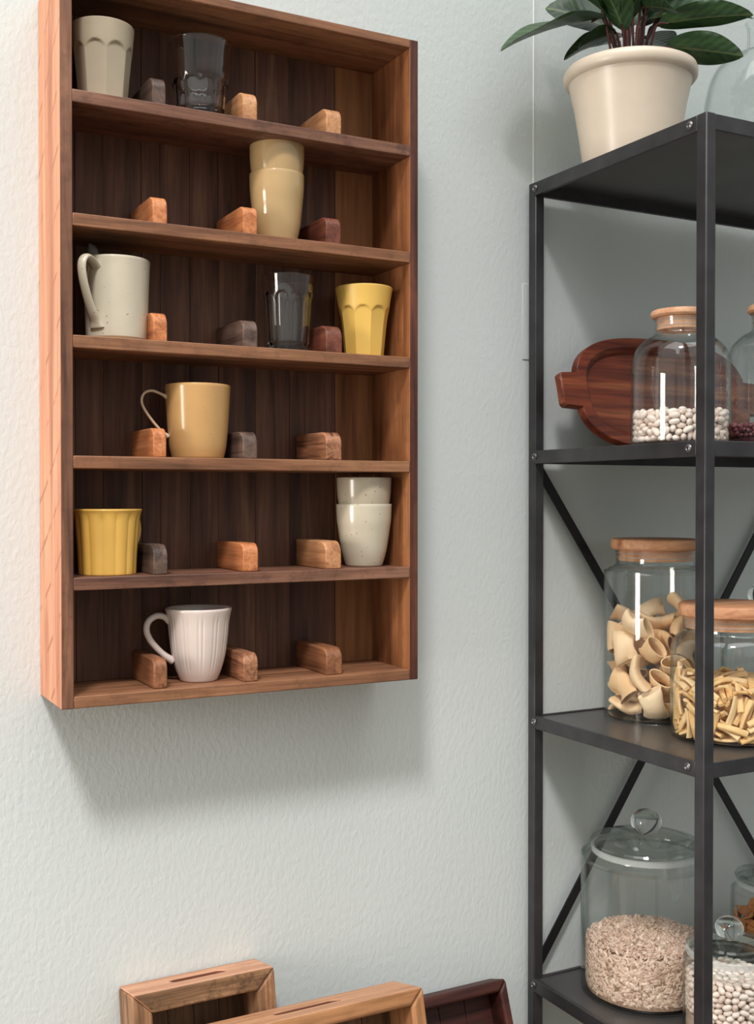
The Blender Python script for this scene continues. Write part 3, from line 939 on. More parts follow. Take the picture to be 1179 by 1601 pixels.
def bean_mesh(name, mat, a=0.0084, b=0.0059, c=0.0047, bend=0.12):
    m = MB()
    nu, nv = 12, 8
    vs, fs = [(-a, 0, 0)], []
    for i in range(1, nv):
        t = PI * i / nv
        for j in range(nu):
            p = 2 * PI * j / nu
            x = -a * math.cos(t)
            y = b * math.sin(t) ** 0.85 * math.cos(p)
            vs.append((x, y + bend * (x * x) / a - bend * a * 0.4, c * math.sin(t) ** 0.85 * math.sin(p)))
    vs.append((a, 0, 0))
    vs[0] = (-a, bend * a * 0.6, 0); vs[-1] = (a, bend * a * 0.6, 0)
    for j in range(nu):
        fs.append((0, 1 + (j + 1) % nu, 1 + j))
        k = 1 + (nv - 2) * nu
        fs.append((len(vs) - 1, k + j, k + (j + 1) % nu))
    for i in range(nv - 2):
        for j in range(nu):
            q = 1 + i * nu
            fs.append((q + j, q + (j + 1) % nu, q + nu + (j + 1) % nu, q + nu + j))
    m.add(vs, fs)
    return m.mesh(name, mat, 180)

def core(name, mat, loc, r, h, label, cat, dome=0.0):
    prof = [(0, 0.0), (r, 0.0), (r, h * 0.5), (r, h), (r * 0.6, h + dome * 0.7), (0, h + dome)]
    o = MB().lathe(prof, 48).build(name, mat, smooth=50, loc=loc)
    return tag(o, label, cat, None, 'stuff')

def fill_pieces(name, me, loc, rin, h, thick, pitch_a, pitch_z, label, cat, group, z0=0.0, spread=R(105), top=True, tilt=0.35, toppitch=None, dome=0.0, lim=300):
    """pieces lying against the glass on the side seen, and over the top"""
    proto = None
    out = []
    def put(p, rotm):
        nonlocal proto
        if len(out) >= lim:
            return
        if proto is None:
            o = bpy.data.objects.new(name, me)
            proto = o
        else:
            o = proto.copy()
        COL.objects.link(o)
        o.matrix_world = Matrix.Translation(Vector(loc) + p) @ rotm.to_4x4()
        tag(o, label, cat, group)
        out.append(o)
    ca = TOCAM(loc[0], loc[1])
    rows = max(1, int(round(h / pitch_z)))
    for i in range(rows):
        z = z0 + pitch_z * (i + 0.5)
        n = int(2 * spread * rin / pitch_a)
        for k in range(n):
            a = ca - spread + 2 * spread * (k + 0.5 * (i % 2) + random.uniform(-0.22, 0.22)) / n
            rr = rin - thick - random.uniform(0, 0.0012)
            nrm = Vector((math.cos(a), math.sin(a), 0)); tan = Vector((-math.sin(a), math.cos(a), 0)); up = Vector((0, 0, 1))
            th = random.uniform(-PI, PI) if tilt >= 1 else random.gauss(0, tilt) + (PI if random.random() < .5 else 0)
            ax = (tan * math.cos(th) + up * math.sin(th) + nrm * random.uniform(-.15, .15)).normalized()
            bx = nrm.cross(ax).normalized()
            m3 = Matrix((ax, bx, ax.cross(bx))).transposed()
            pos = nrm * rr + up * (z + random.uniform(-.18, .18) * pitch_z)
            low = min((m3 @ v.co).z for v in me.vertices) + pos.z
            if low < 0.0008:
                pos.z += 0.0008 - low
            far = max((pos + m3 @ v.co).xy.length for v in me.vertices)
            if far > rin:
                pos -= nrm * (far - rin)
            put(pos, m3)
    if top:
        tp = toppitch or pitch_a
        k = int(2 * rin / tp) + 2
        for i in range(-k, k):
            for j in range(-k, k):
                x = (i + 0.5 * (j % 2)) * tp + random.uniform(-.2, .2) * tp
                y = j * tp * 0.8 + random.uniform(-.2, .2) * tp
                q = math.hypot(x, y)
                if q > rin - thick * 2.2:
                    continue
                e = Euler((random.gauss(0, .3), random.gauss(0, .3), random.uniform(-PI, PI))).to_matrix()
                put(Vector((x, y, z0 + h + dome * (1 - (q / rin) ** 2) + random.uniform(-.3, .3) * thick)), e)
    return out

def settle(name, me, loc, rows, label, cat, group, floor=0.0):
    """pieces at rest: place in tenths of a millimetre and turn (quaternion, hundredths)"""
    o = None
    for row in rows.split(';'):
        x, y, z, qw, qx, qy, qz = [int(v) for v in row.split()]
        o = bpy.data.objects.new(name, me) if o is None else o.copy()
        COL.objects.link(o)
        q = Quaternion((qw, qx, qy, qz)).normalized()
        o.matrix_world = Matrix.Translation((loc[0] + x / 1e4, loc[1] + y / 1e4, loc[2] + floor + z / 1e4)) @ q.to_matrix().to_4x4()
        tag(o, label, cat, group)

SH2, SH3, SH4 = 1.5112 - 0.0021, 1.0580 - 0.0021, 0.6054 - 0.0021
bell = [(0.0695, 0.0006), (0.0750, 0.004), (0.0775, 0.012), (0.0778, 0.060), (0.0772, 0.124), (0.0745, 0.143), (0.0690, 0.157), (0.0560, 0.170),
        (0.0445, 0.1765), (0.0408, 0.181), (0.0402, 0.190), (0.0408, 0.2045)]
# beans, shelf behind the tall cork-lidded shapes
K = (1.2330, -0.2900, SH2)
wood_jar(K, 0.963, bell, (0.0465, 0.2055, 0.2170), (0.0372, 0.186), 'bell-shaped glass jar of white beans with a pale wooden lid', M['lid'])
white = bean_mesh('white_bean', M['bean'])
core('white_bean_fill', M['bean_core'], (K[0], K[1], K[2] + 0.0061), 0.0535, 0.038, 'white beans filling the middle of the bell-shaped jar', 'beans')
settle('white_bean', white, (K[0], K[1], K[2] + 0.0062), (
    '561 178 432 16 -73 -67 1;139 -465 436 7 -85 -51 9;367 29 438 5 80 -59 -10;-461 -216 436 1 -45 -89 11;99 -355 491 92 11 -12 -35;'
    '398 498 369 33 24 -29 -87;-200 603 389 65 11 -6 75;504 17 438 7 96 27 -3;-583 251 314 69 67 -25 -11;-314 98 436 11 -88 -45 1;156 233 447 3 93 27 24;'
    '159 -585 392 62 -59 15 49;357 -287 505 56 -3 -1 -83;-433 361 458 84 25 -37 31;7 -393 436 8 -39 -91 8;69 306 501 92 -3 -3 -40;123 82 436 10 -71 -69 4;'
    '-373 -445 436 14 15 -17 -96;-589 -171 402 54 40 -47 58;31 -169 438 91 12 1 -40;-63 -242 439 74 -28 17 -59;260 -83 436 99 -11 3 9;'
    '644 50 53 11 -39 90 16;548 246 75 33 -69 25 -60;493 399 48 44 0 -13 -89;335 583 84 61 20 -67 37;187 644 63 64 75 -14 0;-55 654 79 1 50 7 -87;'
    '-184 586 46 29 -7 9 -95;-329 578 52 28 -10 42 -86;-491 405 46 23 2 -11 97;-553 316 58 42 89 -10 -13;-649 118 46 9 -73 67 -6;-621 -133 54 33 94 -4 6;'
    '-588 -241 46 7 -28 95 -9;-471 -425 46 24 2 11 -96;-299 -528 83 73 -31 -55 -28;-139 -592 46 3 9 99 -11;-1 -663 46 10 -99 3 -5;'
    '119 -611 71 11 -62 -61 -48;306 -552 48 68 11 -4 -72;433 -418 84 67 30 60 -32;584 -248 53 5 -3 -49 87;625 -139 46 6 -16 98 -10;'
    '599 -48 116 46 44 -45 -62;616 166 49 90 -30 -14 29;576 333 130 50 67 -55 2;438 510 110 7 -50 -60 -63;241 550 81 53 55 36 -54;53 600 64 19 -12 79 57;'
    '-123 625 139 65 54 -29 -45;-231 563 136 3 97 15 20;-414 485 60 12 30 76 57;-512 381 139 80 40 2 -45;-580 213 75 87 -15 42 20;-635 -21 49 34 -93 9 -7;'
    '-642 -176 146 64 15 -43 62;-539 -339 56 27 -23 78 -52;-397 -496 66 57 71 18 37;-259 -620 82 67 40 -56 29;-35 -635 136 23 -46 77 -37;'
    '87 -665 149 75 61 -10 24;215 -629 85 3 66 -13 74;417 -527 72 49 -77 -2 40;549 -373 46 49 -1 11 -87;658 -135 162 31 65 33 61;627 99 140 8 96 24 12;'
    '627 224 170 48 -40 -75 -20;480 414 143 16 -24 95 -8;340 497 169 22 -25 -38 86;154 620 158 6 -64 75 14;46 637 165 57 -10 -1 -82;'
    '-177 612 226 51 -4 10 86;-359 525 152 60 71 -24 -27;-436 461 151 93 18 3 -32;-571 285 153 1 -1 -16 99;-627 121 141 4 -29 -94 -16;'
    '-633 -72 140 0 -7 -74 -67;-592 -314 151 53 27 70 40;-446 -453 138 10 90 39 19;-364 -557 171 13 -91 27 -29;-145 -589 149 24 9 94 24;'
    '32 -640 230 41 4 -19 -89;173 -592 210 11 -14 -70 69;293 -563 138 13 -93 34 1;514 -427 156 25 62 -6 74;552 -319 142 42 83 -34 -14;646 2 205 92 -2 18 34;'
    '655 140 483 26 57 63 46;406 -110 436 11 -96 -27 -1;306 -30 507 20 -4 13 97;27 216 443 29 70 -64 -17;-279 352 436 0 33 -94 11;-67 634 220 26 75 -52 -31;'
    '271 310 438 61 11 -5 -78;-545 335 237 83 -27 2 -49;-180 46 436 91 -11 0 -40;-561 339 421 58 6 10 -80;-88 143 438 2 -30 95 12;-343 443 437 13 14 -5 -98;'
    '-382 543 459 50 -73 -39 -24;-556 69 444 16 -87 26 -38;222 443 439 76 -27 -19 56;-185 -147 436 31 1 -11 94;-17 -655 402 22 12 -17 95;'
    '75 -633 323 67 -34 -32 57;-471 -342 436 3 -35 -84 40;589 -192 434 74 64 -20 -7;567 -77 440 98 -9 -13 8;590 -234 166 24 21 40 86;'
    '624 113 233 99 -8 -10 -8;569 317 247 19 92 -26 24;487 407 241 17 -22 91 -31;340 536 270 88 -30 -12 36;244 591 209 25 62 -74 -11;-2 662 286 85 1 53 4;'
    '-295 566 214 56 -66 17 -48;-404 513 244 23 -97 -8 -7;-430 424 324 8 -48 22 -84;-601 207 203 49 -86 14 7;-637 23 187 6 16 98 -7;'
    '-630 -210 275 48 -33 1 81;-558 -257 224 23 73 -62 13;-505 -385 186 30 -37 67 -57;-329 -543 278 19 -32 72 -59;-245 -583 206 65 -38 20 -63;'
    '-157 -299 436 3 -60 -79 11;145 -290 436 45 -1 -11 89;99 -56 439 15 -1 33 -93;390 -491 180 7 2 -100 6;304 -564 231 96 -9 -1 -28;'
    '572 192 294 49 68 -55 -3;233 34 439 35 -11 31 -88;535 348 336 56 81 13 15;12 54 436 71 -10 4 -69;430 483 257 5 45 -60 66;266 580 311 63 -49 -17 58;'
    '85 601 266 9 55 -17 81;-123 625 313 69 -2 12 -72;-262 613 307 5 21 -96 18;248 158 436 18 -6 10 -98;-284 -48 450 81 58 8 -2;-484 228 436 6 -83 -55 9;'
    '-630 -84 240 6 -99 2 13;-241 -412 439 19 -62 72 -27;-554 -315 329 96 -27 -7 11;-414 -456 235 4 53 84 12;-255 -615 335 33 -78 -30 -44;'
    '-122 -659 235 78 -63 3 -1;299 -220 439 70 -22 25 -63;291 -532 320 13 26 -93 21;460 -395 288 77 -29 33 46;166 -165 443 89 33 -5 -32;'
    '631 -78 287 89 44 9 9;637 34 303 5 -14 97 17;647 -5 387 88 16 23 -38;359 410 436 48 -1 -11 87;213 600 392 71 -20 -3 67;177 610 297 68 38 44 45;'
    '87 659 370 98 -17 -2 -12;-76 631 394 71 15 -1 69;-481 460 435 54 48 68 -12;-605 206 403 3 -39 -91 11;-612 17 315 50 34 22 77;-624 109 235 95 -28 5 13;'
    '-655 -94 345 80 -25 39 -39;-514 -430 387 38 -18 -38 82;-410 -102 438 0 43 89 12;-512 -426 290 14 -88 42 -16;-157 -580 289 63 76 -16 3;'
    '255 -503 442 83 -52 -14 15;355 -388 438 74 4 -11 -66;406 -491 363 2 -19 -98 0;552 -313 241 7 37 92 7;631 -209 255 18 77 62 2;648 141 375 30 66 -64 -26;'
    '425 -512 454 35 6 14 -92;447 -355 476 44 -34 1 -83;536 92 504 8 7 -99 13;-140 372 443 49 -9 -17 -85;111 370 436 11 -86 50 -2;-74 -61 436 6 4 11 -99;'
    '-103 252 439 32 -93 -18 10;-76 -132 505 0 -22 97 8;-289 39 508 8 -5 10 -99;-666 80 415 55 47 63 29;-239 213 443 37 19 27 86;-604 -272 407 48 -19 50 69;'
    '-88 -451 443 23 -50 -73 42;-170 -536 440 15 69 -71 0;248 -371 443 43 -63 -51 39;-332 -305 438 3 -5 -11 -99;-405 -492 329 49 -69 -48 21;'
    '371 247 438 11 72 68 3;-338 -539 385 5 -42 90 9;433 -507 264 30 -21 18 -91;563 -300 427 40 -5 12 91;485 -416 399 97 -17 8 -14;568 345 445 23 46 85 -5;'
    '589 265 361 51 -83 17 15;468 432 347 76 43 19 44;322 550 411 29 45 -59 -60;116 525 436 83 -7 -9 54;-14 379 436 6 -77 -63 9;-149 625 473 3 45 -89 -4;'
    '-356 522 338 97 -1 10 -23;-479 416 234 28 -28 -83 40;-596 -41 410 53 -58 47 -40;-625 159 315 22 35 88 -22;23 606 450 15 -59 -56 -56;'
    '-437 80 436 77 -5 10 -63;-278 -199 445 24 -32 -79 47;208 -639 319 10 6 -63 -77;-29 -634 312 11 -80 -58 7;-149 -654 376 36 43 -44 70;'
    '34 -544 438 89 7 -9 -43;290 -590 413 93 -18 -8 30;535 -344 342 10 17 71 68;579 -237 336 85 5 -18 -50;443 -217 439 86 -28 -17 39;'
    '655 -132 364 70 8 52 -49;448 150 450 43 39 -44 -69;467 465 452 35 -88 32 3;469 308 450 39 45 69 41;258 584 485 31 -70 -53 37;-291 567 413 34 45 82 9;'
    '-32 522 444 92 32 -7 -19;-182 491 436 95 -9 -7 28;-371 225 436 73 -11 -4 67;-534 343 332 99 -4 0 -16'),
       'white bean in the bell-shaped jar with a pale wooden lid', 'bean', 'white beans in the bell-shaped jar')
J = (1.3916, -0.3390, SH2)
wood_jar(J, 1.027, bell, (0.0465, 0.2055, 0.2170), (0.0372, 0.186), 'bell-shaped glass jar of purple beans with a wooden lid, right of the front post', M['lid'])
purp = bean_mesh('purple_bean', M['purple'], 0.0072, 0.0046, 0.0040, 0.12)
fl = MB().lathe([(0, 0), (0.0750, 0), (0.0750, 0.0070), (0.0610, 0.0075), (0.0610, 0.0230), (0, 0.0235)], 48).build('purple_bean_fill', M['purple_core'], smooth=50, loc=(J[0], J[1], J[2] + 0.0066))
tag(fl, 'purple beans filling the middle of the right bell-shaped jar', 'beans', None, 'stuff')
settle('purple_bean', purp, (J[0], J[1], J[2] + 0.0066), (
    '112 -20 199 48 -9 -8 87;357 132 201 15 7 10 98;490 172 204 91 32 14 20;171 144 200 17 -3 35 -92;463 562 122 61 71 -24 -27;81 298 200 47 -14 -32 81;'
    '-103 505 201 9 93 34 9;146 387 200 68 -28 -21 64;-571 398 39 50 -2 -12 86;-119 62 201 70 12 -4 -70;-538 -18 199 9 -43 -89 8;-345 -231 199 94 -9 -8 32;'
    '-221 -325 200 19 -57 74 -30;-569 -356 122 15 47 87 -5;-226 -128 200 84 -30 -18 40;-101 -250 200 92 -35 -3 18;25 -333 199 9 -94 -33 8;'
    '184 -384 199 9 -94 33 -8;141 -557 199 0 -34 93 -12;339 -430 199 0 33 -94 12;191 -283 200 94 -35 -3 -1;682 -146 44 0 -7 35 94;686 128 45 16 2 -98 -11;'
    '627 293 40 45 -20 29 -82;518 455 40 61 -26 24 -71;375 588 41 93 12 -1 36;197 659 39 96 -12 1 25;-9 726 58 76 55 19 -30;-190 643 40 15 -2 35 -92;'
    '-380 587 48 68 46 -39 -41;-512 476 40 20 -46 -81 29;-648 266 48 25 27 53 77;-695 78 43 98 -13 -13 -11;-687 -116 40 20 -97 11 -6;'
    '-631 -297 42 92 9 12 36;-536 -449 44 0 -23 94 26;-343 -609 44 87 16 -6 46;-171 -678 42 43 -56 -58 41;19 -726 41 11 99 1 -5;193 -696 40 93 -34 -7 9;'
    '364 -596 40 37 -10 -34 86;531 -456 39 97 -10 6 -22;680 -254 39 60 -10 7 -79;698 -55 46 93 35 -7 8;699 30 43 10 98 -9 -11;694 216 59 6 59 67 -46;'
    '586 379 47 91 31 20 17;451 534 39 3 -54 83 -12;300 632 43 15 90 40 -5;94 692 43 78 -18 4 60;-95 692 48 50 68 -47 -24;-299 664 46 77 -56 -27 16;'
    '-447 539 41 2 55 83 12;-614 335 79 26 30 59 70;-707 180 52 78 18 40 44;-700 -21 42 18 10 -13 -97;-689 -206 53 33 -29 -88 18;-587 -380 47 41 81 40 11;'
    '-480 -548 44 31 18 31 88;-261 -649 39 89 -8 -9 44;-84 -693 45 34 74 56 13;83 -663 69 79 -36 42 26;287 -636 40 31 -86 37 -17;472 -553 44 32 17 -6 -93;'
    '620 -380 41 49 1 -12 -86;670 -202 109 14 -93 32 -13;725 65 110 72 -19 0 -67;675 266 122 72 -24 -20 -62;567 458 106 26 -33 -77 49;'
    '347 573 113 28 -11 -18 94;164 709 106 4 -11 -98 -16;48 720 139 7 -63 -20 -75;-173 705 107 5 11 -40 -91;-341 611 115 6 -94 34 0;'
    '-479 507 109 90 -37 7 -23;-672 220 120 20 -4 6 -98;-720 54 120 20 67 70 17;-697 -61 110 31 -93 -18 7;-647 -267 113 94 -31 -13 8;'
    '-547 -478 117 4 -91 41 5;-389 -618 109 32 -88 17 -30;-231 -690 119 13 9 67 73;-26 -696 109 13 84 53 -3;171 -677 116 83 2 -23 -51;'
    '418 -558 107 59 -67 12 -43;557 -420 108 19 -9 14 97;599 -303 95 15 55 -82 -8;693 -98 118 76 63 1 15;477 -70 199 99 -11 4 -1;488 70 201 93 12 -1 35;'
    '257 239 202 58 -79 -14 14;249 553 199 97 -10 6 -22;393 236 200 34 -89 30 -8;-83 301 201 10 44 89 8;247 349 201 9 41 90 8;-443 133 201 81 12 -2 -57;'
    '-263 330 204 31 5 -35 -88;-365 448 201 94 12 1 -32;-317 -72 201 99 11 -6 -6;-415 -131 199 50 -9 -8 86;-179 244 202 69 -49 -34 42;'
    '-437 -525 108 80 -44 27 31;282 -34 199 61 -4 -11 78;-229 -451 201 34 -1 12 93;-55 -439 199 68 -5 -11 72;73 -468 199 6 -5 -11 99;'
    '342 -611 115 12 34 93 9;329 -327 199 99 -12 -3 -8;416 -180 199 46 -2 12 -88;297 -211 200 54 -23 -27 77;676 157 142 26 -25 89 29;'
    '607 348 115 4 40 -91 -14;521 487 191 49 43 57 50;350 638 174 14 -13 -71 68;191 671 175 4 -66 75 0;-33 668 117 38 -91 5 13;-239 626 134 33 75 -24 52;'
    '-418 561 124 42 -9 33 84;-533 407 114 38 -10 12 -91;-486 295 199 12 -93 -35 0;-656 135 125 22 -73 11 63;-650 -158 115 34 -49 -78 19;'
    '-621 -319 180 16 -24 96 -4;-505 -475 188 13 97 -15 -12;-391 -564 179 10 -15 8 -98;-188 -648 175 18 9 26 95;40 -719 152 70 -46 53 8;'
    '119 -663 177 20 8 95 -21;454 -532 184 53 6 14 84;612 -362 165 94 27 18 9;642 -273 163 9 3 22 97;605 -64 201 81 12 2 57;681 -21 136 50 -68 -20 -50;'
    '616 189 196 6 47 -88 4;504 330 199 93 -9 -8 35;422 517 174 34 -2 -37 86;253 651 117 87 18 2 47;111 687 182 52 -35 39 -68;-114 668 185 20 -59 69 -37;'
    '-308 653 192 47 87 4 13;-540 487 174 36 -17 86 -30;-619 383 165 86 -9 -19 46;-622 219 190 9 -37 92 -13;-664 30 185 42 55 -50 -52;'
    '-575 -192 204 16 57 -74 -32;-527 -357 200 17 -63 72 -23;-388 -453 200 78 -31 -16 51;-293 -612 137 20 -77 11 60;-116 -691 119 72 9 -35 -59;'
    '2 -590 199 4 -64 76 -11;251 -652 114 50 -4 14 85;499 -490 119 25 5 59 77;460 -291 199 82 -7 10 -56;638 -161 188 81 35 28 37;591 60 199 9 -42 90 -9;'
    '613 302 182 6 21 -97 11;449 405 208 51 62 51 30;356 395 202 60 -42 -42 53;-41 401 199 22 2 -12 97;8 659 196 84 -43 17 -29;-192 703 195 35 3 88 -33;'
    '-364 264 199 97 -10 6 -22;-508 407 195 58 -74 -28 19;-665 289 201 51 72 8 46;-382 32 201 95 10 8 27;-693 -92 184 11 -96 -22 -9;'
    '-472 -241 199 6 -19 97 -10;-411 -338 199 5 -9 -99 11;-289 -516 201 9 95 -28 -8;-145 -369 199 10 -58 80 -7;-125 -561 199 36 -8 -9 92;'
    '266 -608 184 11 -14 -98 -11;553 -456 190 18 -16 39 -89;465 -411 199 12 -96 -24 -1;518 -177 202 53 -69 -42 28'),
       'purple bean in the jar right of the front post', 'bean', 'purple beans in the bell-shaped jar', 0.0078)
# tall jar of large pasta tubes
Mj = (1.3300, -0.1275, SH3)
wood_jar(Mj, 1.0, [(0.0810, 0.0006), (0.0850, 0.0025), (0.0862, 0.007), (0.0864, 0.080), (0.0864, 0.236), (0.0850, 0.247), (0.0790, 0.2545), (0.0700, 0.259),
                   (0.0665, 0.264), (0.0665, 0.275), (0.0680, 0.286)], (0.0750, 0.287, 0.305), (0.0635, 0.268),
         'tall glass jar of large pasta tubes with a wooden lid', M['lid_b'])
def paccheri_mesh():
    m = MB()
    n, k, L = 28, 7, 0.050
    ro, wl_ = (0.0210, 0.0095), 0.0017
    rings = []
    vs, fs = [], []
    for s in range(k):
        t = s / (k - 1)
        for inner in (0, 1):
            for i in range(n):
                a = 2 * PI * i / n
                rx, rz = ro[0] - wl_ * inner, ro[1] - wl_ * inner
                fl = 1 + 0.15 * math.cos(PI * t)
                x = rx * math.cos(a) * (0.92 + 0.08 * math.cos(2 * PI * t))
                z = rz * math.sin(a) * fl
                y = (t - 0.5) * L + 0.006 * math.cos(a) * (t - .5) * 2
                z += 0.010 * math.sin(PI * t) - 0.0045
                vs.append((x, y, z))
    def id_(s, inner, i):
        return s * 2 * n + inner * n + i % n
    for s in range(k - 1):
        for i in range(n):
            fs.append((id_(s, 0, i), id_(s, 0, i + 1), id_(s + 1, 0, i + 1), id_(s + 1, 0, i)))
            fs.append((id_(s, 1, i), id_(s + 1, 1, i), id_(s + 1, 1, i + 1), id_(s, 1, i + 1)))
    for s in (0, k - 1):
        for i in range(n):
            fs.append((id_(s, 0, i), id_(s, 1, i), id_(s, 1, i + 1), id_(s, 0, i + 1)))
    return m.add(vs, fs).mesh('pasta_tube', M['pasta'], 60)
pac = paccheri_mesh()
# resting place (0.1 mm) and turn (quaternion, thousandths) of every tube
TUBES = [(-239,633,246,24,-232,688,-687),(456,-312,144,954,-33,-12,-297),(599,204,253,446,801,286,280),(-88,313,172,236,-482,-820,200),(-463,-476,244,508,776,-367,-64),(14,-112,168,202,-867,447,92),(-467,89,154,46,186,-981,-37),(204,465,279,533,176,247,790),(554,-175,434,196,452,-702,515),(-327,-99,426,195,24,6,981),(-652,34,485,177,-717,234,-632),(492,339,535,768,-433,-313,353),(-5,-582,183,241,718,-643,-115),(-91,200,562,796,-279,140,-519),(252,-477,393,122,-812,-570,-18),(133,523,597,63,274,-960,16),(-465,437,634,494,-417,545,-534),(207,-45,637,43,889,-446,-92),(-585,-242,763,290,299,-728,-545),(388,504,907,410,-211,879,118),(261,-549,670,534,89,-62,838),(-296,140,916,74,-461,-853,234),(-659,9,1180,342,-383,-479,712),(-247,-457,574,314,-481,-816,62),(116,-87,993,120,-398,-846,-334),(-241,630,952,673,681,-29,287),(519,-391,945,655,-384,-646,-81),(-125,-565,873,47,311,931,-184),(-417,-367,1107,399,-268,-872,93),(74,343,954,884,-128,405,197),(181,-328,1216,179,-66,-744,-641),(-441,445,1223,67,-209,-876,-429),(166,-640,1199,335,-208,-664,-635),(-279,106,1358,600,239,354,676),(569,6,863,525,124,-47,841),(407,-176,1743,234,-335,476,-779),(-206,-417,1297,13,-434,32,-900),(-617,-203,1571,95,-866,-159,465),(273,576,1245,442,-826,268,-225),(503,75,1162,33,-980,-195,-28),(45,-585,1560,570,46,-420,-704),(597,-334,1406,582,-655,-321,358),(-169,-182,1602,284,362,-885,72),(153,319,1369,107,581,721,363),(145,-32,1415,614,267,-452,590),(604,203,1489,494,3,-845,203),(-231,488,1583,540,-386,132,-736),(134,285,1712,767,-56,-365,525)]
for k, (x, y, z, qw, qx, qy, qz) in enumerate(TUBES):
    o = bpy.data.objects.new('pasta_tube', pac) if k == 0 else o.copy()
    COL.objects.link(o)
    q = Quaternion((qw, qx, qy, qz)).normalized()
    o.matrix_world = Matrix.Translation((Mj[0] + x / 1e4, Mj[1] + y / 1e4, Mj[2] + 0.0064 + z / 1e4)) @ q.to_matrix().to_4x4()
    tag(o, 'large pale pasta tube in the tall wooden-lidded jar', 'pasta', 'pasta tubes in the tall jar')

# jar of short twisted pasta, in front
Nj = (1.3215, -0.3110, SH3)
wood_jar(Nj, 1.0, [(0.0830, 0.0006), (0.0895, 0.003), (0.0928, 0.012), (0.0935, 0.060), (0.0935, 0.128), (0.0915, 0.145), (0.0855, 0.157), (0.0780, 0.163),
                   (0.0745, 0.168), (0.0745, 0.178), (0.0760, 0.189)], (0.0815, 0.190, 0.210), (0.0712, 0.172),
         'wide glass jar of short twisted pasta with a wooden lid', M['lid_b'])
def twist_mesh():
    m = MB()
    k, n = 9, 12
    L = 0.045
    vs, fs = [], []
    for s in range(k):
        t = s / (k - 1)
        x = (t - .5) * L
        tw = 1.1 * (t - .5)
        bow = 0.0030 * math.cos((t - .5) * PI)
        for i in range(n):
            a = 2 * PI * i / n
            rr = 0.0040 * (0.55 + 0.45 * abs(math.cos(a)))
            y, z = rr * math.cos(a) * 1.25, rr * math.sin(a)
            vs.append((x, y * math.cos(tw) - z * math.sin(tw), y * math.sin(tw) + z * math.cos(tw) + bow))
    for s in range(k - 1):
        for i in range(n):
            j = (i + 1) % n
            fs.append((s * n + i, s * n + j, (s + 1) * n + j, (s + 1) * n + i))
    fs += [tuple(range(n))[::-1], tuple(range((k - 1) * n, k * n))]
    return m.add(vs, fs).mesh('pasta_twist', M['pasta_y'], 50)
tw = twist_mesh()
core('pasta_twist_fill', M['pasta_core'], (Nj[0], Nj[1], Nj[2] + 0.0061), 0.0670, 0.061, 'short pasta filling the middle of the wide jar', 'pasta', 0.016)
